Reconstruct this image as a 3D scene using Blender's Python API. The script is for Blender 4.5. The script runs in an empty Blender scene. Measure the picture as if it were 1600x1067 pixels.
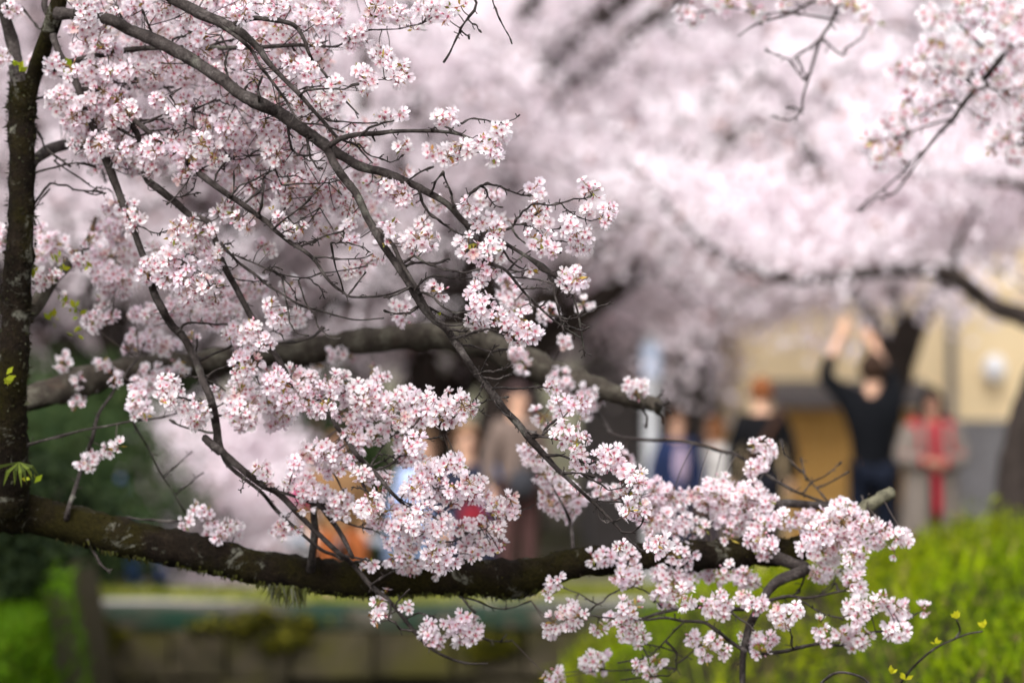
import bpy, math, random
import numpy as np
from mathutils import Vector, Matrix

# ------------------------------------------------------------------ camera, world, sun, exposure
S = bpy.context.scene
C = S.collection
R = np.random.RandomState(7)
random.seed(7)
cam_d = bpy.data.cameras.new('camera')
cam = bpy.data.objects.new('camera', cam_d); C.objects.link(cam)
cam.location = (0, 0, 0); cam.rotation_euler = (math.radians(90), 0, 0)
cam_d.lens = 100; cam_d.sensor_width = 36
cam_d.clip_start = 0.05; cam_d.clip_end = 2000
cam_d.dof.use_dof = True
cam_d.dof.focus_distance = 6.5
cam_d.dof.aperture_fstop = 1.7
cam_d.dof.aperture_blades = 9
S.camera = cam

SUN_EL, SUN_AZ = 48.0, 200.0
w = bpy.data.worlds.new('World'); S.world = w; w.use_nodes = True
nt = w.node_tree; bg = nt.nodes['Background']
sky = nt.nodes.new('ShaderNodeTexSky'); sky.sky_type = 'NISHITA'; sky.sun_disc = False
sky.sun_elevation = math.radians(SUN_EL); sky.sun_rotation = math.radians(SUN_AZ)
sky.dust_density = 4.0; sky.air_density = 1.2
hs = nt.nodes.new('ShaderNodeHueSaturation'); hs.inputs['Saturation'].default_value = 0.12
nt.links.new(sky.outputs[0], hs.inputs['Color']); nt.links.new(hs.outputs[0], bg.inputs[0])
bg.inputs[1].default_value = 0.15
sun_d = bpy.data.lights.new('sun', 'SUN'); sun_d.energy = 1.25; sun_d.angle = math.radians(50)
sun_d.color = (1.0, 0.97, 0.95)
sun = bpy.data.objects.new('sun', sun_d); C.objects.link(sun)
_az = math.radians(SUN_AZ); _el = math.radians(SUN_EL)
sdir = Vector((math.sin(_az)*math.cos(_el), math.cos(_az)*math.cos(_el), math.sin(_el)))
sun.rotation_euler = (-sdir).to_track_quat('-Z', 'Y').to_euler()
sun.location = (0, -3, 12)
S.view_settings.view_transform = 'Standard'; S.view_settings.look = 'None'
S.view_settings.exposure = 1.15; S.view_settings.gamma = 1
S.view_settings.use_curve_mapping = False
S.cycles.max_bounces = 7; S.cycles.diffuse_bounces = 4; S.cycles.transmission_bounces = 5
S.cycles.sample_clamp_indirect = 6.0
S.cycles.use_denoising = True

# ------------------------------------------------------------------ helpers
K = 0.36/1600.0
def W(x, y, D):
    """a point of the place that stands D metres away, read off the photograph's own pixels"""
    return np.array([(x-800.0)*D*K, D, -(y-533.5)*D*K])

def link(o, parent=None):
    C.objects.link(o)
    if parent is not None:
        o.parent = parent
    return o

def tag(o, label=None, cat=None, group=None, kind=None):
    if label: o['label'] = label
    if cat: o['category'] = cat
    if group: o['group'] = group
    if kind: o['kind'] = kind
    return o

def thing(name, label, cat, group=None, loc=(0, 0, 0)):
    o = bpy.data.objects.new(name, None); C.objects.link(o)
    o.location = loc; o.empty_display_size = 0.1
    return tag(o, label, cat, group)

class MB:
    """collects vertices, faces, colours and material slots, then links ONE mesh object"""
    def __init__(s): s.v = []; s.f = []; s.c = []; s.m = []; s.n = 0
    def add(s, v, f, col=(1, 1, 1), m=0):
        v = np.asarray(v, float).reshape(-1, 3)
        s.v.append(v)
        col = np.asarray(col, float)
        if col.ndim == 1: col = np.tile(col[:3], (len(v), 1))
        s.c.append(col[:, :3])
        for k in f: s.f.append(tuple(int(i)+s.n for i in k))
        s.m.extend([m]*len(f)); s.n += len(v)
        return s
    def box(s, lo, hi, col=(1, 1, 1), m=0, bev=0.0):
        lo = np.array(lo, float); hi = np.array(hi, float)
        v = np.array([[(lo, hi)[(i >> k) & 1][k] for k in range(3)] for i in range(8)])
        f = [(0, 2, 3, 1), (4, 5, 7, 6), (0, 1, 5, 4), (2, 6, 7, 3), (0, 4, 6, 2), (1, 3, 7, 5)]
        return s.add(v, f, col, m)
    def build(s, name, mats, parent=None, smooth=False):
        me = bpy.data.meshes.new(name)
        v = np.concatenate(s.v) if s.v else np.zeros((0, 3))
        me.from_pydata(v, [], s.f)
        if not isinstance(mats, (list, tuple)): mats = [mats]
        for m in mats: me.materials.append(m)
        if len(mats) > 1: me.polygons.foreach_set('material_index', s.m)
        a = me.color_attributes.new('Col', 'FLOAT_COLOR', 'POINT')
        c = np.ones((len(v), 4), np.float32); c[:, :3] = np.concatenate(s.c)
        a.data.foreach_set('color', c.ravel())
        if smooth: me.polygons.foreach_set('use_smooth', [True]*len(me.polygons))
        me.update()
        return link(bpy.data.objects.new(name, me), parent)

def fast_mesh(name, verts, faces, k, cols, mats, parent=None):
    """large soup of k-gons: verts (N,3), faces (M,k), point colours"""
    me = bpy.data.meshes.new(name)
    verts = np.asarray(verts, np.float32); faces = np.asarray(faces, np.int32)
    me.vertices.add(len(verts)); me.vertices.foreach_set('co', verts.ravel())
    me.loops.add(faces.size); me.loops.foreach_set('vertex_index', faces.ravel())
    me.polygons.add(len(faces))
    me.polygons.foreach_set('loop_start', np.arange(0, faces.size, k, dtype=np.int32))
    me.polygons.foreach_set('loop_total', np.full(len(faces), k, np.int32))
    me.materials.append(mats)
    a = me.color_attributes.new('Col', 'FLOAT_COLOR', 'POINT')
    c = np.ones((len(verts), 4), np.float32); c[:, :3] = cols
    a.data.foreach_set('color', c.ravel())
    me.update(calc_edges=True); me.validate()
    return link(bpy.data.objects.new(name, me), parent)

# ---- materials
def mat(name, build):
    m = bpy.data.materials.new(name); m.use_nodes = True
    t = m.node_tree; b = t.nodes['Principled BSDF']
    b.inputs['Roughness'].default_value = 0.8
    b.inputs['Specular IOR Level'].default_value = 0.08
    build(t, b); return m
def nd(t, typ, **kw):
    n = t.nodes.new(typ)
    for k, v in kw.items():
        if k in n.inputs: n.inputs[k].default_value = v
        else: setattr(n, k, v)
    return n
def ramp(t, src, stops):
    r = t.nodes.new('ShaderNodeValToRGB'); e = r.color_ramp.elements
    while len(e) < len(stops): e.new(0.5)
    for el, (p, c) in zip(e, stops): el.position = p; el.color = (*c, 1)
    t.links.new(src, r.inputs[0]); return r.outputs[0]
def noise(t, scale, detail=6, rough=0.6, vec=None, dist=0.0):
    n = nd(t, 'ShaderNodeTexNoise', Scale=scale, Detail=detail, Roughness=rough, Distortion=dist)
    if vec is None:
        g = t.nodes.new('ShaderNodeTexCoord'); vec = g.outputs['Object']
    t.links.new(vec, n.inputs['Vector']); return n.outputs['Fac']
def mix(t, fac, a, b):
    n = t.nodes.new('ShaderNodeMix'); n.data_type = 'RGBA'
    t.links.new(fac, n.inputs[0])
    for s, i in ((a, 6), (b, 7)):
        if isinstance(s, tuple): n.inputs[i].default_value = (*s, 1)
        else: t.links.new(s, n.inputs[i])
    return n.outputs[2]
def bump(t, b, h, strength=0.5, dist=0.01):
    n = nd(t, 'ShaderNodeBump', Strength=strength, Distance=dist)
    t.links.new(h, n.inputs['Height']); t.links.new(n.outputs[0], b.inputs['Normal'])
def plain(name, col, rough=0.8, var=0.25, scale=12.0):
    def f(t, b):
        n = noise(t, scale)
        c0 = tuple(x*(1-var) for x in col); c1 = tuple(min(1, x*(1+var)) for x in col)
        t.links.new(ramp(t, n, [(0.3, c0), (0.7, c1)]), b.inputs['Base Color'])
        b.inputs['Roughness'].default_value = rough
        bump(t, b, n, 0.2, 0.005)
    return mat(name, f)
def leafy(name, trans, rough=0.6, spec=0.2):
    """attribute colour with light passing through thin petals or leaves"""
    def f(t, b):
        a = t.nodes.new('ShaderNodeVertexColor'); a.layer_name = 'Col'
        t.links.new(a.outputs[0], b.inputs['Base Color'])
        b.inputs['Roughness'].default_value = rough; b.inputs['Specular IOR Level'].default_value = spec
        tr = t.nodes.new('ShaderNodeBsdfTranslucent'); t.links.new(a.outputs[0], tr.inputs[0])
        mx = t.nodes.new('ShaderNodeMixShader'); mx.inputs[0].default_value = trans
        t.links.new(b.outputs[0], mx.inputs[1]); t.links.new(tr.outputs[0], mx.inputs[2])
        t.links.new(mx.outputs[0], t.nodes['Material Output'].inputs[0])
    return mat(name, f)
M = {}
M['petal'] = leafy('petal', 0.5, 0.6, 0.05)
M['sprig'] = leafy('sprig', 0.15)
M['leaf'] = leafy('leaf', 0.38, 0.6, 0.08)
def _bark(t, b):
    g = t.nodes.new('ShaderNodeTexCoord'); ob = g.outputs['Object']
    n1 = noise(t, 26, 8, 0.65, ob); n2 = noise(t, 160, 4, 0.6, ob); n3 = noise(t, 9, 5, 0.6, ob)
    c = ramp(t, n1, [(0.3, (0.020, 0.015, 0.014)), (0.55, (0.052, 0.043, 0.040)), (0.75, (0.13, 0.115, 0.107))])
    lic = ramp(t, n3, [(0.6, (0, 0, 0)), (0.7, (1, 1, 1))])
    c2 = mix(t, lic, c, (0.13, 0.125, 0.105))
    sp = ramp(t, n2, [(0.35, (0.55, 0.55, 0.55)), (0.65, (1.2, 1.2, 1.2))])
    mm = t.nodes.new('ShaderNodeMix'); mm.data_type = 'RGBA'; mm.blend_type = 'MULTIPLY'; mm.inputs[0].default_value = 1
    t.links.new(c2, mm.inputs[6]); t.links.new(sp, mm.inputs[7])
    t.links.new(mm.outputs[2], b.inputs['Base Color']); b.inputs['Roughness'].default_value = 0.75
    bump(t, b, n2, 0.7, 0.004)
M['bark'] = mat('bark', _bark)
def _mossbark(t, b):
    g = t.nodes.new('ShaderNodeTexCoord'); ob = g.outputs['Object']
    n1 = noise(t, 18, 8, 0.7, ob); n2 = noise(t, 120, 5, 0.7, ob); n3 = noise(t, 7, 4, 0.55, ob); n4 = noise(t, 11, 7, 0.75, ob, 0.6)
    c = ramp(t, n1, [(0.3, (0.006, 0.0045, 0.003)), (0.55, (0.014, 0.0095, 0.006)), (0.8, (0.034, 0.026, 0.017))])
    c = mix(t, ramp(t, n3, [(0.42, (0, 0, 0)), (0.6, (1, 1, 1))]), c, (0.019, 0.0155, 0.003))
    li = ramp(t, n4, [(0.57, (0, 0, 0)), (0.64, (1, 1, 1))])
    c = mix(t, li, c, (0.15, 0.145, 0.115))
    sp = ramp(t, n2, [(0.3, (0.4, 0.4, 0.4)), (0.7, (1.35, 1.35, 1.35))])
    mm = t.nodes.new('ShaderNodeMix'); mm.data_type = 'RGBA'; mm.blend_type = 'MULTIPLY'; mm.inputs[0].default_value = 1
    t.links.new(c, mm.inputs[6]); t.links.new(sp, mm.inputs[7])
    t.links.new(mm.outputs[2], b.inputs['Base Color']); b.inputs['Roughness'].default_value = 0.95
    bump(t, b, n2, 1.0, 0.012)
M['moss'] = mat('mossy_bark', _mossbark)
def _greybark(t, b):
    g = t.nodes.new('ShaderNodeTexCoord'); ob = g.outputs['Object']
    n1 = noise(t, 16, 8, 0.75, ob); n3 = noise(t, 6, 4, 0.6, ob, 0.5)
    c = ramp(t, n1, [(0.3, (0.018, 0.014, 0.011)), (0.5, (0.06, 0.05, 0.04)), (0.72, (0.16, 0.15, 0.115))])
    c = mix(t, ramp(t, n3, [(0.62, (0, 0, 0)), (0.7, (1, 1, 1))]), c, (0.08, 0.055, 0.042))
    t.links.new(c, b.inputs['Base Color']); bump(t, b, n1, 1.0, 0.02)
M['greybark'] = mat('grey_bark', _greybark)
M['stub'] = plain('lichen_wood', (0.095, 0.088, 0.06), 0.9, 0.6, 40)
M['farbark'] = plain('far_bark', (0.03, 0.023, 0.02), 0.9, 0.4, 5)
# ------------------------------------------------------------------ the ground, canal and water
def sm(a, b, x):
    t = np.clip((x-a)/(b-a), 0, 1); return t*t*(3-2*t)
def ground_z(x, y):
    x = np.asarray(x, float); y = np.asarray(y, float)
    far = np.where(y < 17, -1.62, -1.62-0.066*(y-17)); far = np.maximum(far, -2.55)
    far = far + 0.02*np.sin(x*1.7)*np.cos(y*1.3)
    bed = -2.9
    xe = np.interp(y, [5, 7.5, 10, 12, 14, 16, 18], [2.2, 1.7, 1.3, 0.92, 0.52, 0.15, -0.1])
    top = -1.25 + 0.36*sm(0.0, 2.4, x-xe) + 0.03*np.sin(x*11+1.3*y)*np.cos(y*7-x*3) + 0.035*np.sin(x*3.1+y*2.2)+0.03*np.sin(x*5.7-y*3.9)
    top = top - 0.75*sm(13.0, 18.0, y) - 0.2*sm(7.5, 4, y)
    rb = bed + (top-bed)*sm(-0.55, 0.45, x-xe)
    lb = bed + (-1.2+0.04*np.sin(y*2.1)-bed)*sm(-1.66, -2.0, x+0.05*np.sin(y*3)+0.09*(y-11))
    near = np.maximum(rb, lb)
    near = np.maximum(near, bed+(-1.6-bed)*sm(3.2, 2.2, y))
    return np.where(y >= 17.12, far, near)
def grid(name, xs, ys, material, zf):
    X, Y = np.meshgrid(xs, ys); Z = zf(X, Y)
    v = np.stack([X, Y, Z], -1).reshape(-1, 3); nx = len(xs); ny = len(ys)
    i = np.arange(ny-1)[:, None]*nx+np.arange(nx-1)[None, :]
    f = np.stack([i, i+1, i+nx+1, i+nx], -1).reshape(-1, 4)
    o = fast_mesh(name, v, f, 4, np.ones((len(v), 3)), material)
    o.data.polygons.foreach_set('use_smooth', [True]*len(o.data.polygons))
    return o
def _ground(t, b):
    g = t.nodes.new('ShaderNodeTexCoord'); ob = g.outputs['Object']
    n1 = noise(t, 0.6, 6, 0.6, ob); n2 = noise(t, 14, 6, 0.7, ob)
    c = ramp(t, n1, [(0.35, (0.07, 0.085, 0.02)), (0.5, (0.13, 0.12, 0.075)), (0.65, (0.2, 0.17, 0.14))])
    d = ramp(t, n2, [(0.3, (0.6, 0.6, 0.6)), (0.7, (1.15, 1.15, 1.15))])
    mm = t.nodes.new('ShaderNodeMix'); mm.data_type = 'RGBA'; mm.blend_type = 'MULTIPLY'; mm.inputs[0].default_value = 1
    t.links.new(c, mm.inputs[6]); t.links.new(d, mm.inputs[7])
    sx = t.nodes.new('ShaderNodeSeparateXYZ'); t.links.new(ob, sx.inputs[0]); mr = nd(t, 'ShaderNodeMapRange'); t.links.new(sx.outputs[2], mr.inputs[0])
    mr.inputs[1].default_value = -2.3; mr.inputs[2].default_value = -1.05; mr.inputs[3].default_value = 1; mr.inputs[4].default_value = 0
    sy = nd(t, 'ShaderNodeMath', operation='LESS_THAN'); sy.inputs[1].default_value = 17.1; t.links.new(sx.outputs[1], sy.inputs[0])
    mu = nd(t, 'ShaderNodeMath', operation='MULTIPLY'); mu.inputs[0].default_value = 1.0; t.links.new(sy.outputs[0], mu.inputs[1])
    mud = mix(t, mu.outputs[0], mm.outputs[2], (0.022, 0.018, 0.008))
    t.links.new(mud, b.inputs['Base Color']); bump(t, b, n2, 0.5, 0.03)
M['ground'] = mat('soil_and_turf', _ground)
xs = np.unique(np.concatenate([np.linspace(-300, -8, 20), np.arange(-8, 12, 0.16), np.linspace(12, 300, 20)]))
ys = np.unique(np.concatenate([np.linspace(-200, 1, 8), np.arange(1, 17.1, 0.2), [17.1, 17.13], np.arange(17.4, 34, 0.5), np.linspace(34, 900, 30)]))
g = grid('ground', xs, ys, M['ground'], ground_z); tag(g, kind='structure')
def _bank(t, b):
    n2 = noise(t, 9, 6, 0.7)
    t.links.new(ramp(t, n2, [(0.35, (0.03, 0.05, 0.004)), (0.65, (0.09, 0.13, 0.012))]), b.inputs['Base Color'])
M['bank'] = mat('bank_soil', _bank)
def _water(t, b):
    b.inputs['Base Color'].default_value = (0.012, 0.014, 0.01, 1)
    b.inputs['Roughness'].default_value = 0.08; b.inputs['Specular IOR Level'].default_value = 0.5
    bump(t, b, noise(t, 3.0, 4, 0.5), 0.25, 0.03)
M['water'] = mat('canal_water', _water)
wm = MB(); wm.add([(-3.2, 2.0, -2.55), (3.2, 2.0, -2.55), (3.2, 17.05, -2.55), (-3.2, 17.05, -2.55)], [(0, 1, 2, 3)])
tag(wm.build('water', M['water']), kind='structure')
# gravel path on the far bank
def _path(t, b):
    n = noise(t, 30, 5, 0.7)
    t.links.new(ramp(t, n, [(0.3, (0.2, 0.18, 0.165)), (0.7, (0.4, 0.37, 0.34))]), b.inputs['Base Color']); bump(t, b, n, 0.4, 0.01)
M['path'] = mat('path_gravel', _path)
xs2 = np.linspace(-9, 12, 43); ys2 = np.concatenate([np.linspace(17.62, 19.2, 5)])
tag(grid('path', xs2, ys2, M['path'], lambda x, y: ground_z(x, y)+0.012), kind='structure')
ys3 = np.linspace(23.6, 29.9, 14)
tag(grid('forecourt', np.linspace(-9, 14, 47), ys3, M['path'], lambda x, y: ground_z(x, y)+0.02), kind='structure')

# ---- stone retaining wall of the canal: each stone its own part
def _stone(t, b):
    g = t.nodes.new('ShaderNodeObjectInfo'); n = noise(t, 6, 7, 0.7)
    c = ramp(t, n, [(0.3, (0.014, 0.012, 0.007)), (0.5, (0.036, 0.03, 0.018)), (0.7, (0.07, 0.056, 0.04))])
    c = mix(t, ramp(t, noise(t, 1.6, 5, 0.65), [(0.45, (0, 0, 0)), (0.65, (1, 1, 1))]), c, (0.05, 0.046, 0.010))
    k = ramp(t, g.outputs['Random'], [(0, (0.75, 0.75, 0.72)), (1, (1.1, 1.08, 1.05))])
    mm = t.nodes.new('ShaderNodeMix'); mm.data_type = 'RGBA'; mm.blend_type = 'MULTIPLY'; mm.inputs[0].default_value = 1
    t.links.new(c, mm.inputs[6]); t.links.new(k, mm.inputs[7])
    t.links.new(mm.outputs[2], b.inputs['Base Color']); bump(t, b, n, 0.8, 0.02)
M['stone'] = mat('wall_stone', _stone)
def _coping(t, b):
    n = noise(t, 2.2, 5, 0.6); n2 = noise(t, 25, 5, 0.6)
    c = ramp(t, n, [(0.38, (0.009, 0.026, 0.016)), (0.5, (0.018, 0.03, 0.02)), (0.56, (0.045, 0.038, 0.026)), (0.66, (0.10, 0.09, 0.08))])
    t.links.new(c, b.inputs['Base Color']); bump(t, b, n2, 0.4, 0.01)
M['coping'] = mat('mossy_coping', _coping)
M['mortar'] = plain('wall_core', (0.04, 0.034, 0.022), 0.95)
wall = thing('canal_wall', 'dark stone retaining wall with mossy green coping along the canal', 'wall', loc=(0, 17, -2.9))
wall_o = np.array([0, 17, -2.9])
core = MB(); core.box((-4.0, 0.02, 0.0), (-1.02, 0.11, 1.19)); core.box((-0.42, 0.02, 0.0), (1.2, 0.11, 1.19)); core.box((-1.02, 0.085, 0.0), (-0.42, 0.11, 1.19))
core.build('wall_core', M['mortar'], wall)
for row in range(4):
    x = -4.0 + R.rand()*0.2; z0 = 0.005+row*0.297
    while x < 1.15:
        ww = 0.32+0.25*R.rand(); xa, xb = x+0.004, min(x+ww-0.004, 1.2)
        x += ww
        if xb > -1.02 and xa < -0.42 and row < 3: continue      # the drain opening
        d = 0.05+0.05*R.rand(); n = 4
        b = MB(); lo = (xa, -d, z0+0.003); hi = (xb, 0.015, z0+0.292)
        bx = MB().box(lo, hi).v[0]
        # chamfered front: inner ring pushed forward
        cx = np.array([(xa+xb)/2, 0, z0+0.145])
        ring = np.array([[xa, 0.02, lo[2]], [xb, 0.02, lo[2]], [xb, 0.02, hi[2]], [xa, 0.02, hi[2]]])
        mid = ring+np.array([0, -d*0.7, 0])+R.randn(4, 3)*[0.006, 0.006, 0.006]
        fr = (mid-cx)*[0.955, 0, 0.93]+cx; fr[:, 1] = -d-R.rand(4)*0.02
        b.add(np.concatenate([ring, mid, fr]), [(0, 1, 5, 4), (1, 2, 6, 5), (2, 3, 7, 6), (3, 0, 4, 7), (4, 5, 9, 8), (5, 6, 10, 9), (6, 7, 11, 10), (7, 4, 8, 11), (8, 9, 10, 11)])
        b.build('stone', M['stone'], wall)
x = -4.0
while x < 1.1:
    ww = 0.7+0.15*R.rand()
    b = MB(); z = 1.2+0.006*R.randn()
    ra = np.array([[x+.006, -.1, z], [x+ww-.006, -.1, z], [x+ww-.006, .5, z], [x+.006, .5, z]])
    up = ra+[0, 0, 0.085]; tp = (up-ra.mean(0)-[0, 0, 0])*[0.985, 0.96, 1]+ra.mean(0); tp[:, 2] += 0.012
    b.add(np.concatenate([ra, up, tp]), [(3, 2, 1, 0), (0, 1, 5, 4), (1, 2, 6, 5), (2, 3, 7, 6), (3, 0, 4, 7), (4, 5, 9, 8), (5, 6, 10, 9), (6, 7, 11, 10), (7, 4, 8, 11), (8, 9, 10, 11)])
    b.build('coping_slab', M['coping'], wall); x += ww

# ---- grass and weeds
def leaves_soup(P, size, up, cols, aspect=0.3, name='grass', material=None, parent=None, tilt=0.6):
    """one rhombic blade or leaf at every point P; up = how much it stands"""
    n = len(P); az = R.rand(n)*2*np.pi
    d = np.stack([np.cos(az)*tilt, np.sin(az)*tilt, np.ones(n)*up+0.3*R.randn(n)], -1)
    d /= np.linalg.norm(d, axis=1)[:, None]
    s = np.cross(d, R.randn(n, 3)); s /= np.linalg.norm(s, axis=1)[:, None]
    size = np.asarray(size)*np.ones(n)
    a = P; c = P+d*size[:, None]; m = P+d*(size*0.45)[:, None]
    l = m+s*(size*aspect/2)[:, None]; r = m-s*(size*aspect/2)[:, None]
    v = np.stack([a, l, c, r], 1).reshape(-1, 3)
    f = np.arange(n*4).reshape(-1, 4)
    return fast_mesh(name, v, f, 4, np.repeat(cols, 4, 0), material, parent)
def weed_points(n, xf, yr, dens):
    out = []
    while sum(len(o) for o in out) < n:
        y = yr[0]+(yr[1]-yr[0])*R.rand(n*2)**1.0; x = xf(y, R.rand(n*2))
        k = dens(x, y) > R.rand(n*2); out.append(np.stack([x[k], y[k]], -1))
    p = np.concatenate(out)[:n]; return p
def green(n, a=(0.15, 0.23, 0.002), b=(0.30, 0.36, 0.004), dark=(0.06, 0.10, 0.003), pd=0.26):
    t = R.rand(n, 1); c = np.array(a)*(1-t)+np.array(b)*t
    k = R.rand(n) < pd; c[k] = np.array(dark); return c*(0.65+0.6*R.rand(n, 1))
def patchy(P, c):
    """lusher, yellower, darker and dead patches of growth"""
    q = np.sin(P[:, 0]*4.1+1.7*np.sin(P[:, 1]*2.3))*np.cos(P[:, 1]*3.3+P[:, 0]*1.9)+0.5*np.sin(P[:, 0]*13+P[:, 1]*9)
    c = c*(0.86+0.24*q)[:, None].clip(0.45, 1.2); c[:, 0] *= (1+0.10*np.sin(P[:, 0]*2.3-P[:, 1]*1.1))
    k = R.rand(len(P)) < 0.06; c[k] = np.array([0.2, 0.14, 0.06])*(0.5+R.rand(k.sum(), 1)); return c
def xe_of(y): return np.interp(y, [5, 7.5, 10, 12, 14, 16, 18], [2.2, 1.7, 1.3, 0.92, 0.52, 0.15, -0.1])
# right bank: clumps of stemmed weeds with small leaves
cl = weed_points(3000, lambda y, u: xe_of(y)-0.25+u**0.9*3.6, (5.2, 17.0), lambda x, y: np.clip(1.3-0.05*(y-5), 0.2, 1))
pts = []; hs_ = 0.04+0.19*R.rand(len(cl))**2
for (x, y), h in zip(cl, hs_):
    n = 26; q = np.zeros((n, 3)); q[:, 0] = x+R.randn(n)*0.035; q[:, 1] = y+R.randn(n)*0.035
    q[:, 2] = ground_z(q[:, 0], q[:, 1])+h*R.rand(n); pts.append(q)
pts = np.concatenate(pts)
o = leaves_soup(pts, 0.016+0.022*R.rand(len(pts)), 0.6, patchy(pts, green(len(pts))), 0.55, 'grass', M['leaf'], tilt=0.9); tag(o, kind='stuff')
bl = weed_points(24000, lambda y, u: xe_of(y)-0.5+u*3.8, (5.0, 17.0), lambda x, y: np.clip(1.3-0.05*(y-5), 0.2, 1))
z = ground_z(bl[:, 0], bl[:, 1]); P3 = np.concatenate([bl, z[:, None]], 1)
o = leaves_soup(P3, 0.06+0.15*R.rand(len(P3))**2, 1.6, patchy(P3, green(len(P3), pd=0.3)), 0.09, 'grass', M['leaf']); tag(o, kind='stuff')
# left bank
bl = np.concatenate([np.stack([-1.5-1.5*R.rand(22000), 6.5+9*R.rand(22000)], -1), np.stack([-1.6-0.7*R.rand(46000), 8.5+4.5*R.rand(46000)], -1)])
z = ground_z(bl[:, 0], bl[:, 1]); k = z > -2.75; P3 = np.concatenate([bl, z[:, None]], 1)[k]
o = leaves_soup(P3, 0.04+0.05*R.rand(len(P3)), 0.9, green(len(P3), (0.045, 0.115, 0.004), (0.10, 0.2, 0.005), pd=0.3), 0.16, 'grass', M['leaf']); tag(o, kind='stuff')
# far lawn, between the path and the people
bl = np.stack([-7+9.5*R.rand(26000), 19.25+4.2*R.rand(26000)], -1)
z = ground_z(bl[:, 0], bl[:, 1]); P3 = np.concatenate([bl, z[:, None]], 1)
o = leaves_soup(P3, 0.05+0.06*R.rand(len(P3)), 1.2, green(len(P3), (0.17, 0.2, 0.03), (0.3, 0.3, 0.06), pd=0.1), 0.2, 'grass', M['leaf']); tag(o, kind='stuff')
# ------------------------------------------------------------------ the flowering cherry in front: limbs, branches, twigs
def smooth_line(p, n=4):
    """Catmull-Rom through the rows of p"""
    p = np.asarray(p, float)
    if len(p) < 3 or n < 2: return p
    q = np.vstack([2*p[0]-p[1], p, 2*p[-1]-p[-2]]); out = []
    for i in range(1, len(q)-2):
        for t in np.arange(n)/n:
            a, b, c, d = q[i-1], q[i], q[i+1], q[i+2]
            out.append(0.5*(2*b+(c-a)*t+(2*a-5*b+4*c-d)*t*t+(3*b-a-3*c+d)*t**3))
    out.append(p[-1]); return np.array(out)
def tube(mb, P, r, sides=6, rough=0.0, col=(1, 1, 1), m=0, cap=True):
    P = np.asarray(P, float); n = len(P); r = np.broadcast_to(np.asarray(r, float), (n,))
    T = np.gradient(P, axis=0); T /= np.linalg.norm(T, axis=1)[:, None]+1e-12
    u = np.cross(T[0], [0.3, 1, 0.2]); u /= np.linalg.norm(u)+1e-12; rings = []
    ang = np.arange(sides)*2*np.pi/sides
    for i in range(n):
        u = u-T[i]*np.dot(u, T[i]); u /= np.linalg.norm(u)+1e-12; vv = np.cross(T[i], u)
        rr = r[i]*(1+rough*R.randn(sides))
        rings.append(P[i]+(np.cos(ang)[:, None]*u+np.sin(ang)[:, None]*vv)*rr[:, None])
    v = np.concatenate(rings+[P[:1]-T[:1]*r[0]*0.3, P[-1:]+T[-1:]*r[-1]*0.5]); f = []
    for i in range(n-1):
        for j in range(sides):
            k = (j+1) % sides; f.append((i*sides+j, i*sides+k, (i+1)*sides+k, (i+1)*sides+j))
    if cap:
        for j in range(sides):
            k = (j+1) % sides; f.append((n*sides, k, j)); f.append((n*sides+1, (n-1)*sides+j, (n-1)*sides+k))
    mb.add(v, f, col, m)

tree = thing('cherry_tree', 'cherry tree reaching from the left over the canal, mossy limb and sharp blossoms', 'tree')
SEG = []     # (object, xy px array, D array, radius px array) of every branch, for growing twigs and blossoms
def parse(s):
    return np.array([[float(k) for k in p.split(',')] for p in s.split()])
def branch(name, D, s, material='bark', sides=8, rough=0.04, wob=0.03, r0=None, r1=None, parent=None, sub=4):
    p = parse(s)
    if name == 'twig' and len(p) > 2:
        mids = (p[1:]+p[:-1])/2+R.randn(len(p)-1, 2)*0.9; q0 = np.empty((2*len(p)-1, 2)); q0[0::2] = p; q0[1::2] = mids; p = q0; sub = 2
    if p.shape[1] == 2:
        p = np.concatenate([p, np.linspace(r0, r1, len(p))[:, None]], 1)
    n = len(p); Ds = np.interp(np.linspace(0, 1, n), np.linspace(0, 1, len(D)), D)
    if wob: Ds[1:-1] = Ds[1:-1]+wob*R.randn(n-2)
    q = smooth_line(np.concatenate([p, Ds[:, None]], 1), sub)
    q[:, 2] = np.maximum(q[:, 2], 0.7)
    pts = np.array([W(a, b, d) for a, b, _, d in q]); rad = q[:, 2]*q[:, 3]*K
    if rough > 0.03:
        rad = rad*(1+0.05*np.interp(np.arange(len(q)), np.arange(0, len(q)+3, 3), R.randn(len(np.arange(0, len(q)+3, 3)))))
    if name == 'twig' and len(rad) > 6:
        kn = R.rand(len(rad)) < 0.22; kn[0] = False; rad = rad*np.where(kn, 1.5, 1.0); rad[-2:] *= 1.55
    mb = MB(); tube(mb, pts, rad, sides, rough)
    if name in ('twig', 'branch') and len(pts) > 5:
        for _ in range(int(len(pts)*(0.45 if name == 'branch' else 0.3))):
            i = 1+R.randint(len(pts)-2); v = R.randn(3); tg = pts[i+1]-pts[i-1]; v -= tg*np.dot(v, tg)/(np.dot(tg, tg)+1e-9); v = v/np.linalg.norm(v)+tg/(np.linalg.norm(tg)+1e-9)*0.6; L = 0.004+0.007*R.rand(); a_ = pts[i]+v*rad[i]*0.4
            tube(mb, [a_, a_+v*L, a_+v*L*1.35+R.randn(3)*0.001], [0.0014, 0.0011, 0.0016], 4, 0.1)
    o = mb.build(name, M[material], parent if parent is not None else tree, True)
    SEG.append((o, q[:, :2].copy(), q[:, 3].copy(), q[:, 2].copy()))
    return o
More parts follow.
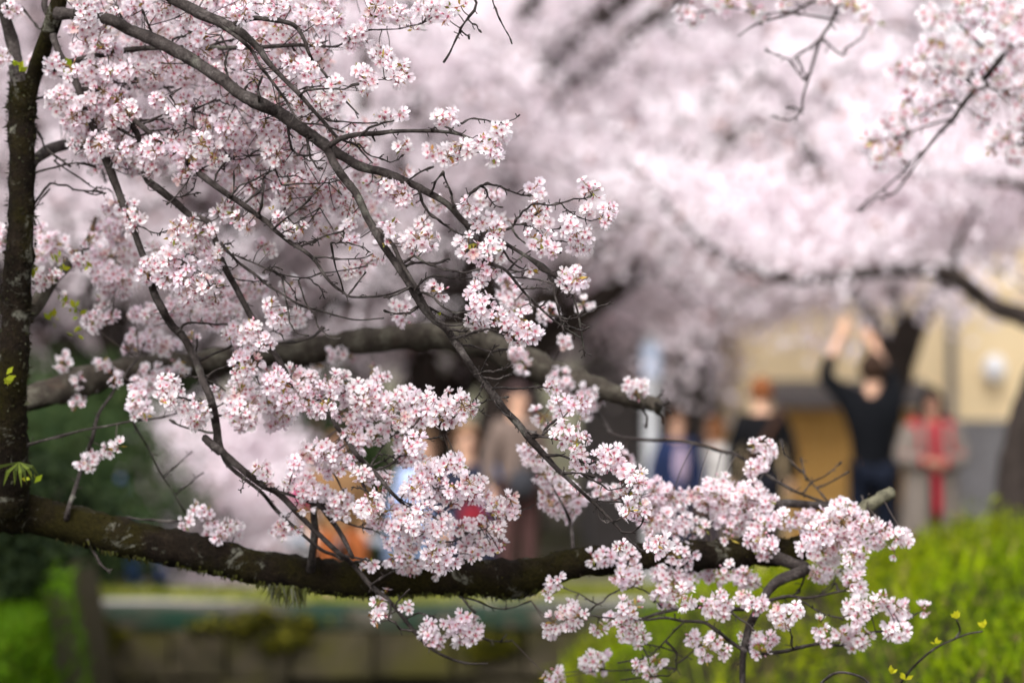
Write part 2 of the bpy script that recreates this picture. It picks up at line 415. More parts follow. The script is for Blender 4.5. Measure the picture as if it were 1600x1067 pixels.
def nearest(x, y, D=None, objs=None, maxd=1e9, minr=0.0):
    best = None
    for k, (o, xy, d, r) in enumerate(SEG):
        if o.name.startswith('right_'): continue
        dist = np.hypot(xy[:, 0]-x, xy[:, 1]-y)
        if D is not None: dist = dist+np.abs(d-D)*55
        i = int(np.argmin(dist))
        if best is None or dist[i] < best[0]: best = (dist[i], k, i)
    return best
trunk_pts = [(-2.35, 7.3, -3.0), (-2.3, 7.3, -1.0), (-2.15, 7.3, -0.7), (-2.05, 7.35, -0.2), (-2.1, 7.4, 0.6), (-2.25, 7.5, 1.6), (-2.3, 7.6, 2.8)]
mb = MB(); tube(mb, smooth_line(trunk_pts, 4), np.interp(np.linspace(0, 1, 25), [0, .2, .6, 1], [.34, .25, .19, .1]), 14, 0.03)
mb.build('trunk', M['moss'], tree, True)

mossy = branch('limb', [7.3, 7.2, 7.15, 7.2, 7.25], "-470,690,40.5 -330,735,38.6 -180,768,35.0 -80,785,32.2 0,800,32.2 60,806,30.4 130,822,29.4 200,842,28.5 270,855,27.6 330,868,27.6 400,885,26.7 470,895,26.7 540,903,27.6 600,905,26.7 680,902,26.7 760,903,28.5 810,903,30.4 850,892,24.8 900,880,22.1 960,874,23.0 1020,868,22.1 1080,868,23.9 1130,866,23.0 1180,862,23.0 1230,862,22.1 1265,850,19.3 1300,832,16.6 1330,812,12.9 1344,802,10.1", 'moss', 14, 0.07, 0.02, sub=6)
branch('broken_stub', [7.25, 7.3], "1338,808,11 1352,794,11 1368,783,10.5 1382,775,10.5 1394,769,9", 'stub', 12, 0.08, 0.0)
limb2 = branch('limb', [7.4, 7.9, 7.9, 7.8], "-470,640,34.2 -330,690,32.4 -180,668,28.8 40,625,21.6 120,600,23.4 200,580,21.6 300,568,20.7 400,555,19.8 480,548,19.8 560,535,19.8 640,525,20.7 700,525,21.6 760,540,22.5 820,565,23.4 880,590,21.6 930,605,18.0 980,620,14.4 1010,628,12.6 1028,634,9.9", 'greybark', 12, 0.11, 0.02, sub=5)
stem = branch('limb', [7.2, 7.1, 7.1], "2,800,38 8,760,37 10,720,34 12,640,29 20,560,26 25,480,24 30,400,23 33,320,22 35,240,21 34,190,23 34,150,22 33,128,16", 'moss', 12, 0.06, 0.01, sub=5)
branch('limb', [7.1, 7.15], "35,165,15 26,110,12 20,70,12 6,20,10 -8,-30,9 -40,-90,7", 'bark')
fork = branch('limb', [7.1, 7.05, 6.95, 6.8], "36,168,18 52,122,14 66,80,13 82,35,13 95,-10,12 105,-60,11 122,-130,10 150,-190,8", 'moss', 10)
B1 = branch('branch', [7.05, 6.95, 6.9, 6.95, 7.0, 7.0], "100,-40,5.32 70,0,5.32 78,30,6.08 84,60,6.08 95,88,6.08 112,115,6.08 125,145,6.08 140,185,6.08 155,220,6.84 170,260,6.84 185,300,6.08 205,350,5.32 218,385,5.32 235,430,6.08 240,455,6.08 252,480,6.08 268,508,6.08 287,527,6.08 305,562,6.08 317,595,6.08 330,625,6.08 338,665,6.84 345,702,6.84 375,730,6.08 407,755,6.08 437,772,5.32 475,812,4.56 525,860,4.56 550,880,3.80 580,915,3.80 610,940,3.42 640,977,3.04 660,1000,2.66 685,1020,2.28 725,1035,1.82 762,1036,1.22")
B2 = branch('branch', [6.95, 6.6, 6.5, 6.5], "88,22,11 108,22,9 130,25,9 150,28,9 175,32,9 200,46,9 225,56,10 250,67,10 287,86,10 312,102,10 350,127,10 375,147,10 405,162,11 437,177,10 462,195,9 487,212,9.5 512,230,9 537,245,7.5 562,260,7 600,270,6.5 637,285,6 662,297,5.5 700,320,5 725,347,4.5 750,362,4 775,372,3.6 800,387,3 825,402,3 840,412,5 850,420,6 860,427,4 885,445,2.6 895,462,2 902,485,1.8 906,505,1.7 910,532,1.5 914,557,1.2", wob=0.015)
B2b = branch('branch', [6.5, 6.48, 6.5, 6.5], "510,228,7.20 514,238,7.20 525,260,6.75 540,282,6.75 555,300,6.75 565,320,6.30 575,342,6.30 587,362,6.30 600,385,5.85 615,407,5.85 632,432,5.85 647,458,5.85 660,480,5.85 675,497,5.85 695,512,5.85 712,535,5.85 725,555,5.40 740,577,5.40 755,596,5.40 770,615,5.85 787,638,5.85 812,665,5.40 825,682,5.40 850,710,4.95 868,730,4.32 882,743,3.60 900,760,3.06 925,783,2.70 945,802,2.25 962,820,2.07 980,840,1.62 1002,859,1.35 1024,862,0.90", wob=0.01)
branch('branch', [6.49, 6.44, 6.47], "583,352,3.5 600,367,3.5 615,385,3.5 625,407,3.5 640,432,3.5 650,450,3.5 657,462,3.5 670,485,3.2 684,503,3", wob=0)
B3 = branch('branch', [6.8, 6.6, 6.5, 6.5], "122,-130,8 190,-70,9 240,-25,9 270,-2,9 300,15,9 325,27,8.5 350,37,8 370,47,7.5 387,60,6.5 405,77,5.5 417,95,5 435,115,4.5 455,135,4 470,150,3.6 487,170,3.4 507,192,3 522,210,2.6 537,220,2 555,226,1.8 565,237,1.6 582,255,1.3", wob=0.01)
B3b = branch('branch', [6.55, 6.5, 6.45], "366,38 395,29 420,31 450,36 465,45 475,62 482,82 492,100 507,115 520,135 537,155 560,179", r0=4.5, r1=1.2)
B4 = branch('branch', [7.0, 6.9, 6.85], "84,108,4 110,97,4.5 150,88,5 187,80,5 240,75,4 300,75,4 390,75,3.5 455,71,3 490,72,2.5 525,74,1.6")
B6 = branch('branch', [6.6, 6.5, 6.5], "308,22 332,34 357,49 380,66 395,82 405,102 417,117 432,137 447,157 457,175 472,192 500,195 537,207", r0=3.5, r1=1.4)
B7 = branch('branch', [6.5, 6.45, 6.5], "513,229,5 525,221,4.5 537,215,4.2 562,210,4 587,209,3.6 612,206,3.3 637,205,3.1 675,205,2.9 700,207,2.6 720,211,2.2 744,219,1.3", wob=0.01)
B8 = branch('branch', [6.5, 6.47, 6.5], "735,365 743,380 750,397 757,408 770,414 780,417 792,424 807,442 822,460 835,472 850,487 865,500 882,512 897,522 911,530", r0=3.4, r1=1.1, wob=0.01)
B10 = branch('branch', [6.95, 6.85, 6.8], "125,140,4 150,140,4 165,142,4.5 190,167,5 207,197,5 217,217,5 227,275,5.5 250,297,5.5 275,317,5.5 295,335,5 325,347,5 338,380,5 350,415,5 370,452,5 394,497,5 415,530,5 435,562,5 445,580,5 457,600,4.5 475,617,4 490,628,3.5 512,642,3.5 525,665,3.5 540,685,4 557,710,4 575,727,3.6 592,745,3.3 610,767,3 630,787,2.6 650,802,2.3 670,817,1.9 700,824,1.3")
B9 = branch('branch', [6.85, 6.7, 6.6, 6.55], "290,250,5 300,262,5 312,272,5 332,287,5 357,305,5 380,320,4.5 400,335,4 417,347,4 432,362,3.6 455,380,3.3 475,392,3 492,407,2.6 505,427,2.5 520,445,2.3 537,457,2 550,464,1.8 600,462,1.6 635,450,1.5")
branch('branch', [6.9, 6.85], "195,175,4 230,205,4.5 262,232,5 290,250,5", )
B12 = branch('branch', [6.85, 6.8, 6.8], "345,380 355,392 375,412 400,430 417,445 445,462 470,477 505,487 532,495 562,500 600,497", r0=2.6, r1=1.2)
BX = branch('branch', [7.1, 7.5, 7.6, 7.6], "45,262,9 60,245,9 85,231,9 110,225,9 140,229,8 160,240,7 200,262,6 230,268,6 262,250,5", 'bark')
BY = branch('branch', [7.15, 7.3, 7.6], "20,560,9 38,500,12 60,470,12 85,435,10 110,410,7 135,380,5 150,340,3", 'greybark')
B13 = branch('branch', [6.95, 6.95], "407,755 430,766 457,774 495,790 525,807 550,820 582,827", r0=3, r1=1.4)
branch('branch', [7.0, 7.0, 7.0], "345,702 355,725 385,750 410,770 432,797 462,825 500,857 520,866 535,873", r0=3.6, r1=2.6)
branch('branch', [7.15, 7.0, 6.95], "485,893 488,865 492,830 490,800 493,778 505,795 525,822 540,847 552,872", r0=7, r1=3)
branch('branch', [6.95, 6.92], "320,684 333,696 345,706", r0=6, r1=7)
BV = branch('branch', [7.2, 7.3, 7.4], "104,812 107,794 117,764 128,730 143,689 153,649 170,623 200,579 216,560", r0=4.5, r1=1.8)
BS = branch('branch', [7.2, 7.2, 7.25], "893,884 895,860 894,837 890,812 880,790 866,765", r0=4.5, r1=1.6)
# far end of the mossy limb
B14 = branch('branch', [7.2, 7.15, 7.1], "1195,862,12 1212,870,11 1237,880,10 1258,887,10 1246,895,9 1220,905,9 1202,920,8 1192,937,7 1180,960,6 1172,975,6 1165,1000,6 1161,1025,5 1160,1067,5 1159,1120,4", wob=0.01)
branch('branch', [7.2, 7.25, 7.3], "1200,850 1215,800 1222,787 1260,788 1297,793 1320,800", r0=8, r1=5)
branch('branch', [7.1, 7.1], "1167,1005 1178,1022 1200,1020 1225,1017 1255,1010 1282,1005 1320,1007 1360,988 1390,986", r0=3.6, r1=2)
branch('branch', [7.12, 7.05], "1200,930 1170,949 1132,950 1090,947 1070,950 1040,955 1007,965 985,972", r0=4, r1=2)
branch('branch', [7.05, 7.0], "1166,1018 1142,1002 1120,985 1100,972 1070,970 1040,965 1010,968", r0=3.6, r1=1.8)
branch('branch', [7.12, 7.1], "1194,940 1232,931 1257,934 1282,930 1320,922", r0=3, r1=1.6)
branch('branch', [7.9, 7.6, 7.5, 7.4], "930,640 945,660 960,680 1007,687 1062,689 1100,697 1127,705 1150,710 1175,727 1212,750 1242,767 1275,780 1297,787", r0=3, r1=2)

TW = """
435,142 436,170|452,180 451,207 455,230 467,242 490,242|480,217 485,247 495,262 504,264
702,204 715,195 732,187 752,187 770,192 790,192 805,186 812,180|675,202 685,196 700,200 720,210|717,246 735,241 752,236
565,210 577,200 592,195 612,190 627,185|507,185 525,190 550,192 592,192|560,225 570,237 592,247 610,254 622,250 631,241|582,210 586,221
467,150 480,141 512,139 537,140 560,132|569,51 577,37 580,25|545,69 570,50 590,47 620,46 642,41 660,37
637,282 652,272 677,261|674,300 680,285 692,269|710,322 706,305 700,290 692,269|706,327 722,315 735,302 750,291 762,287 780,291 800,300 815,305 830,305
750,292 760,297 764,310 772,320 786,324|772,371 785,362 800,355 807,342 817,330 830,320 845,319 862,321 887,315 907,311 925,305
800,351 817,350 832,341 845,330 857,322 870,317 880,322 890,331 905,340 922,345 940,340|837,341 837,355 845,367 860,376 879,377|820,352 840,357 862,359 879,357
799,357 810,372 827,385 847,392 865,395 877,395|655,298 660,317 672,335 692,350 710,362 732,370|717,342 735,365|762,372 780,387 795,405 812,418 825,421
792,422 805,410 817,400 831,391|860,494 887,499 907,495 927,487 942,477 954,472|877,507 895,512 911,517 921,511|815,449 837,450 860,453
800,430 820,434 840,437 865,444|880,445 895,450 911,450|795,422 812,425 825,421|857,430 865,442 867,462 872,480 876,500 880,515 884,522|827,468 829,477 842,480 852,472
625,419 642,412 675,412 695,407 702,404|630,415 647,400 667,412 692,421 717,425 737,424 750,420|654,446 665,436 685,431 707,435 725,437 745,436
657,457 677,464 692,480 710,489 735,486|667,479 682,487 700,495 725,501 747,499|685,503 705,509 722,507|700,516 717,517 731,514
710,530 727,524 747,517 762,514 780,519 805,520 817,517|722,540 740,541 767,550 792,546|752,582 770,581 787,577 800,571|757,590 770,592 787,589 799,585|770,607 800,607 825,606 847,604
640,450 620,460 600,465|652,479 640,489 620,490 600,485|765,610 775,632 787,646 800,654|817,670 835,676 847,681 850,672 870,655|850,681 860,670 880,652|825,680 850,682 875,687 890,685
852,710 875,711 900,720 920,725 935,719|882,739 907,739 930,745|907,740 930,752 950,765 972,762|927,784 950,784 975,785 987,780|932,790 937,810 947,817 952,815|957,815 975,807 992,810|970,829 985,832 997,825 1005,810
382,320 410,295 412,277|405,335 410,310 412,290|430,355 455,335 475,320 487,307|460,350 480,337 500,325|465,384 500,372 537,362|492,402 525,405 562,404 582,397|537,455 525,420 517,380|545,460 560,440 572,425|360,305 375,290 400,280 430,265|335,285 345,262 357,247|365,300 365,267|440,289 470,287 507,286 530,282
355,395 387,407 420,422 442,430 470,434 500,427 537,422 570,416|442,440 447,470 452,502 462,520 482,524|467,442 477,472 492,492 500,515 512,527 532,529|432,536 462,534 487,527 507,512
310,564 335,552 362,540|325,587 340,577 360,570 385,562|278,520 287,507 312,505 337,507 360,507|307,590 292,589 275,592|322,593 340,602 352,611|328,631 300,626 275,620|336,676 312,672 287,667 265,656
312,560 306,548 308,530|330,640 345,632 360,622|335,650 352,648 372,642
577,730 605,687 627,672|580,728 605,717 622,707|582,734 607,727 625,712|560,722 565,752 577,772 590,780|617,776 650,800 662,817 675,837 692,852 707,867|685,846 712,845 735,830
500,792 522,777 540,764|550,882 565,876 572,872|537,867 575,875 607,879|582,912 600,900 615,892|610,945 607,967 625,982 645,985|615,955 620,940 640,920|635,966 655,957 675,962 700,977 715,980|735,985 752,995 765,1000 782,1002 800,1000|782,1001 792,990
672,905 695,912 710,925 725,937 742,957|720,932 750,940 775,950 807,947 830,938
120,815 160,811 200,808 237,812 280,814|92,822 110,818 130,834 143,858 157,881 172,894|22,700 60,690 130,672 200,659 237,655 275,646 295,640|208,660 232,700 250,737 272,770 290,802|255,745 275,728 300,705|275,772 300,752 318,738
1205,936 1232,931|1247,935 1270,950 1290,960 1315,965|1257,890 1255,907 1245,927|1240,1012 1237,995 1234,980|1305,910 1295,922 1275,932|1390,986 1412,972 1435,957|1280,930 1300,912 1310,895
1010,966 917,960 930,945 950,930 970,920 990,916 1007,922 1022,935 1035,950|933,943 905,927 877,916|1145,958 1170,975 1178,985|1070,970 1045,995 1025,1015 1000,1030 965,1035|1042,1000 1057,1020 1057,1045 1045,1055 1020,1056 970,1062|1000,1005 1032,1010 1055,1017|1055,1045 1025,1040 992,1046 970,1047 945,1046|1060,1035 1082,1017 1100,1005
1295,785 1280,767 1262,747 1245,730 1225,710 1220,687|1255,770 1270,752 1300,735 1315,721|1277,762 1300,752 1325,737|1175,730 1188,712 1195,700|1260,750 1256,735 1252,715
1350,800 1352,788 1347,775|1357,795 1362,783 1358,772
1015,628 1030,618 1036,608|1022,632 1038,632 1046,628|1020,640 1032,650 1034,660|1005,638 1012,652 1010,668|1025,630 1042,640 1050,648
160,240 158,262 165,285|60,45 48,30 30,8|45,190 58,205 70,230 95,250 110,260|52,270 85,262 120,255 150,262|45,330 78,287 105,290 120,297 160,300|52,330 65,310 78,295|130,298 150,305 165,302|85,252 120,275 140,290 158,303|60,95 75,105 95,120 130,132 180,128|55,155 85,150 120,146 165,141 240,136 270,137
180,198 210,215 240,205 268,203|192,195 215,190 250,187 270,182|220,195 255,180 300,172 340,155|215,60 200,45 190,28 182,8|240,60 230,35 222,16|300,100 320,75 345,66 375,60|270,62 292,55 310,42 330,33|357,124 352,105 357,80 345,55|405,160 403,140 410,120|290,195 275,170 265,150|340,65 352,88 356,123
700,-62 745,5 720,45 712,62 693,98|720,48 728,55 733,62|733,33 745,40 752,51|768,-62 770,3 778,25 790,48 800,69
"""
twigs = [t for line in TW.strip().split('\n') for t in line.split('|')]
top_b = branch('branch', [6.75, 6.55, 6.5], "140,-170,8 300,-120,7 500,-75,5 700,-62,3.5 830,-70,2")
main_of = {}
def root_branch(o):
    return o if o.parent == tree else o.parent
for t in twigs:
    p = parse(t); _, k, i = nearest(p[0, 0], p[0, 1])
    o, xy, d, r = SEG[k]; D0 = d[i]; base = xy[i]
    if np.hypot(*(base-p[0])) > 2.5: p = np.vstack([base, p])
    else: p[0] = base
    r0 = min(2.4, max(1.6, 0.6*r[i])); n = len(p)
    D1 = D0+0.10*R.randn()+(0.0 if D0 < 6.6 else 0.03)
    s = ' '.join('%.1f,%.1f' % tuple(a) for a in p)
    # little knuckles along the twig
    branch('twig', [D0, D1], s, 'bark', 5, 0.12, 0.02, r0, max(0.75, r0*0.55), root_branch(o), 3)

# finer bare twigs wandering through the crown on the left
for k in range(95):
    x, y = 120+430*R.rand(), 60+400*R.rand()
    if k > 66: x, y = 350+450*R.rand(), 480+400*R.rand()
    _, kk, i = nearest(x, y); o, xy, d, r = SEG[kk]
    if o.name.startswith('limb') or r[i] > 11: continue
    a = math.atan2(0.5*R.randn()+0.15, 1.0)+(0 if R.rand() < 0.75 else 2.2*R.randn()); L = 18+50*R.rand(); bend = 0.5*R.randn(); q = [xy[i]]
    for s_ in range(4): q.append(q[-1]+np.array([math.cos(a), math.sin(a)])*L/4+R.randn(2)*1.5); a += bend*0.5+0.12*R.randn()
    branch('twig', [d[i], d[i]+0.12*R.randn()], ' '.join('%.1f,%.1f' % tuple(v) for v in q), 'bark', 4, 0.1, 0.02, 1.25, 0.7, root_branch(o), 2)

# mossy details: hanging moss, small fern
def strands(n, seg, x0, x1, name, cols, ln):
    o, xy, d, r = seg; mbv = []; c = []
    for _ in range(n):
        x = x0+(x1-x0)*R.rand(); i = int(np.argmin(np.abs(xy[:, 0]-x)))
        for s in range(1+R.randint(3)):
            a = W(x+R.randn()*3, xy[i, 1]+r[i]*(0.75+0.25*R.rand()), d[i]+0.03*R.randn())
            L = ln*(0.3+R.rand()); b = a+np.array([R.randn()*L*0.25, R.randn()*L*0.2, -L])
            wd = np.array([0.0022+0.002*R.rand(), 0.001, 0]); mbv += [a-wd, a+wd, b]; c += [cols[R.randint(len(cols))]]*3
    return fast_mesh(name, np.array(mbv), np.arange(len(mbv)).reshape(-1, 3), 3, np.array(c), M['leaf'], tree)
seg_m = [s for s in SEG if s[0] == mossy][0]
o = strands(330, seg_m, 90, 840, 'hanging_moss', [(0.05, 0.05, 0.01), (0.03, 0.028, 0.01), (0.05, 0.055, 0.014)], 0.013); o['kind'] = 'stuff'
o = strands(50, seg_m, 420, 480, 'hanging_moss', [(0.07, 0.07, 0.02), (0.1, 0.11, 0.03), (0.12, 0.12, 0.08)], 0.05); o['kind'] = 'stuff'
# moss fuzz on the mossy limb and stem: short tufts all round
def fuzz(segs, n, cols, ln, name):
    V = []; Cc = []
    for seg, k in segs:
        o, xy, d, r = seg
        P = np.array([W(a, b, dd) for (a, b), dd in zip(xy, d)]); T = np.gradient(P, axis=0); T /= np.linalg.norm(T, axis=1)[:, None]
        for _ in range(k):
            i = R.randint(len(P)); q = P[i]+T[i]*0.03*R.randn(); v = np.cross(T[i], R.randn(3)); v /= np.linalg.norm(v)
            rr = r[i]*d[i]*K; a = q+v*rr*0.98; L = ln*(0.4+R.rand()); e = a+v*L+R.randn(3)*L*0.5; sdv = np.cross(v, R.randn(3))*L*0.35
            V += [a-sdv, a+sdv, e]; Cc += [np.array(cols[R.randint(len(cols))])*(0.6+0.8*R.rand())]*3
    return fast_mesh(name, np.array(V), np.arange(len(V)).reshape(-1, 3), 3, np.array(Cc), M['leaf'], tree)
seg_s = [s for s in SEG if s[0] == stem][0]
o = fuzz([(seg_m, 5500)], 0, [(0.03, 0.026, 0.006), (0.045, 0.042, 0.008), (0.016, 0.012, 0.007)], 0.0035, 'moss'); o['kind'] = 'stuff'
o = fuzz([(seg_s, 2500)], 0, [(0.03, 0.03, 0.012), (0.06, 0.06, 0.035), (0.02, 0.016, 0.01), (0.02, 0.016, 0.01)], 0.006, 'lichen'); o['kind'] = 'stuff'
fern = thing('fern', 'small dark fern growing on the mossy stem where it meets the limb', 'plant', loc=tuple(W(30, 722, 7.0)))
for k in range(9):
    a = np.zeros(3); ang = -0.9+1.8*k/8+0.1*R.randn(); L = 0.055+0.02*R.rand()
    e = np.array([math.sin(ang)*L, -0.03*R.rand(), -math.cos(ang)*L*0.9]); mid = a+e*0.5+np.array([math.sin(ang)*0.012, -0.015, 0.006])
    m_ = MB(); wd = np.array([math.cos(ang), 0.3, math.sin(ang)])*0.0042
    m_.add([a-wd*0.4, a+wd*0.4, mid+wd, e, mid-wd], [(0, 1, 2, 4), (4, 2, 3)], (0.1, 0.13, 0.02) if k % 2 else (0.045, 0.06, 0.012)); m_.build('frond', M['leaf'], fern)
# ------------------------------------------------------------------ blossoms
def flower_template(cup, k):
    """one five-petalled cherry flower of radius 1, facing +z; vertices, faces, colours, material slots"""
    rs = np.random.RandomState(k); v = []; f = []; c = []; m = []
    tip = np.array([0.92, 0.87, 0.905]); base = np.array([0.84, 0.47, 0.63]); mid = np.array([0.915, 0.86, 0.90])
    zf = lambda rho: cup*(0.15*rho+0.85*rho*rho)
    shrink = 1-0.32*min(cup, 1.2)
    for i in range(5):
        a = 2*np.pi*i/5+0.12*rs.randn(); sc = 0.94+0.12*rs.rand(); tw = 0.1*rs.randn(); n0 = len(v)
        for (rho, w, dz, col) in ((0.07, 0, 0, base), (0.42, -0.20, 0.05, mid), (0.42, 0.20, 0.05, mid), (0.76, -0.33, 0.06, tip), (0.76, 0.33, 0.06, tip),
                                  (1.03, -0.17, 0.0, tip), (1.03, 0.17, 0.0, tip), (0.93, 0, -0.02, tip), (0.55, 0, -0.03, mid)):
            rr = rho*sc*shrink; x = rr*math.cos(a)-w*math.sin(a)*sc; y = rr*math.sin(a)+w*math.cos(a)*sc
            v.append((x, y, zf(rho)+dz+w*tw+0.02*rs.randn())); c.append(col)
        b, m1, m2, e1, e2, t1, t2, nn, cc = range(n0, n0+9)
        for t in ((b, cc, m1), (b, m2, cc), (m1, cc, e1), (m2, e2, cc), (e1, cc, nn), (e2, nn, cc), (e1, nn, t1), (e2, t2, nn)):
            f.append(t[::-1]); m.append(0)
    # dark pink eye
    n0 = len(v); eye = np.array([0.40, 0.045, 0.13])
    v.append((0, 0, 0.12)); c.append(eye*0.8)
    for i in range(5):
        a = 2*np.pi*(i+0.5)/5; v.append((0.2*math.cos(a), 0.2*math.sin(a), 0.10+zf(0.2))); c.append(eye)
    for i in range(5): f.append((n0, n0+1+i, n0+1+(i+1) % 5)); m.append(1)
    for i in range(7):                                   # stamens
        a = 2*np.pi*(i+rs.rand()*0.6)/7; L = 0.3+0.16*rs.rand(); n0 = len(v)
        e = np.array([L*math.cos(a), L*math.sin(a), 0.34]); s = np.array([-math.sin(a), math.cos(a), 0])*0.028
        v += [tuple(s*0.7+[0, 0, 0.1]), tuple(-s*0.7+[0, 0, 0.1]), tuple(e-s), tuple(e+s)]
        c += [(0.6, 0.2, 0.3)]*2+[(0.62, 0.42, 0.25)]*2
        f.append((n0, n0+1, n0+2, n0+3)); m.append(1)
    n0 = len(v)                                          # red calyx behind
    for i in range(5):
        a = 2*np.pi*i/5; v.append((0.14*math.cos(a), 0.14*math.sin(a), -0.03)); c.append((0.30, 0.07, 0.08))
    for i in range(5):
        a = 2*np.pi*(i+.5)/5; v.append((0.3*math.cos(a), 0.3*math.sin(a), -0.05+zf(0.3)*0.5)); c.append((0.38, 0.1, 0.1))
    v.append((0, 0, -0.5)); c.append((0.3, 0.12, 0.06))
    for i in range(5):
        f.append((n0+i, n0+10, n0+(i+1) % 5)); m.append(1); f.append((n0+i, n0+(i+1) % 5, n0+5+i)); m.append(1)
    return np.array(v), f, np.array(c), m
FLOW = [flower_template(cu, 10+i) for i, cu in enumerate((0.08, 0.18, 0.25, 0.35, 0.5, 0.7, 1.0))]
def bud_template():
    v = []; f = []; c = []
    for j, (z, r, col) in enumerate(((-0.45, 0.06, (0.3, 0.09, 0.07)), (-0.1, 0.16, (0.36, 0.08, 0.1)), (0.3, 0.3, (0.8, 0.45, 0.56)), (0.75, 0.2, (0.83, 0.6, 0.68)))):
        for i in range(5):
            a = 2*np.pi*i/5+j*0.3; v.append((r*math.cos(a), r*math.sin(a), z)); c.append(col)
    v.append((0, 0, 0.95)); c.append((0.84, 0.65, 0.72))
    for j in range(3):
        for i in range(5): k = (i+1) % 5; f.append((j*5+i, j*5+k, j*5+5+k, j*5+5+i))
    for i in range(5): f.append((15+i, 15+(i+1) % 5, 20))
    return np.array(v), f, np.array(c), [0]*len(f)
BUD = bud_template()
def frame_to(d):
    d = d/np.linalg.norm(d); u = np.cross(d, R.randn(3)); u /= np.linalg.norm(u)
    return np.stack([u, np.cross(d, u), d], 1)
FR = 0.0158
def blob(mb, node, rad, n=None, base=None, leaves=True, view=0.25):
    """one umbel: flowers all round the node on short stalks, with young bronze leaves"""
    if base is not None and np.linalg.norm(base-node) > 0.004:
        tube(mb, smooth_line(np.array([base, base*0.5+node*0.5+R.randn(3)*0.003, node]), 3), [0.0016, 0.0015, 0.0014, 0.0013, 0.0013, 0.0012, 0.0012], 4, 0, (0.06, 0.045, 0.04), 1, False)
    if n is None: n = max(2, int(round((rad/0.029)**2*8.6)))
    ph = R.rand()*7; tint = np.array([1, 1-0.05*R.rand(), 1-0.03*R.rand()])*(0.96+0.05*R.rand())
    hole = np.array([R.randn()*0.6, -1.0, R.randn()*0.6]); hole /= np.linalg.norm(hole); hol = 0.74 if R.rand() < 0.5 else 2
    for i in range(n):
        z = 1-2*(i+0.5)/n; a = ph+2.39996*i; q = math.sqrt(max(0, 1-z*z))
        d = np.array([q*math.cos(a), q*math.sin(a), z])+0.28*R.randn(3); d[1] -= view; d[2] -= 0.12
        d /= np.linalg.norm(d)
        if np.dot(d, hole) > hol: continue
        dist = max(0.012, rad-0.012)*(0.82+0.3*R.rand())
        p = node+d*dist
        face = d+0.35*R.randn(3); face[1] -= 0.5
        isb = R.rand() < 0.12
        v, f, c, m = BUD if isb else FLOW[R.randint(len(FLOW))]
        sc = FR*(0.8+0.32*R.rand())*(0.55 if isb else 1.0)
        A = frame_to(face); vv = v@A.T*sc+p
        cc = c.copy(); cc[:45 if not isb else len(cc)] *= tint*(0.95+0.07*R.rand())
        wl = R.rand()
        if not isb and wl < 0.025: cc[:45] = cc[:45]*np.array([0.88, 0.72, 0.66])
        if not isb and wl > 0.86: cc[:45] *= np.array([0.98, 0.91, 0.95])
        n0 = mb.n; mb.add(vv, f, cc); mb.m[-len(f):] = m
        # stalk
        e = p-A[:, 2]*sc*0.45; s = np.cross(e-node, R.randn(3)); s /= np.linalg.norm(s)+1e-9; t = np.cross(s, e-node); t /= np.linalg.norm(t)+1e-9
        w = 0.0008; md = (node+e)/2+np.array([0, 0, -0.002])
        mb.add([node+s*w, node-s*w*.5+t*w, node-s*w*.5-t*w, e+s*w, e-s*w*.5+t*w, e-s*w*.5-t*w], [(0, 1, 4, 3), (1, 2, 5, 4), (2, 0, 3, 5)], (0.22, 0.13, 0.045), 1)
    if leaves:
        for _ in range(2+R.randint(4)):
            d = R.randn(3); d[1] -= 0.5; d /= np.linalg.norm(d); L = 0.010+0.014*R.rand(); s = np.cross(d, R.randn(3)); s /= np.linalg.norm(s)
            col = [(0.30, 0.20, 0.03), (0.22, 0.10, 0.025), (0.36, 0.27, 0.05), (0.2, 0.2, 0.03)][R.randint(4)]
            p = node+d*0.004
            mb.add([p, p+d*L*0.5+s*L*0.17, p+d*L, p+d*L*0.5-s*L*0.17], [(0, 1, 2, 3)], col, 1)
MATS = [M['petal'], M['sprig']]
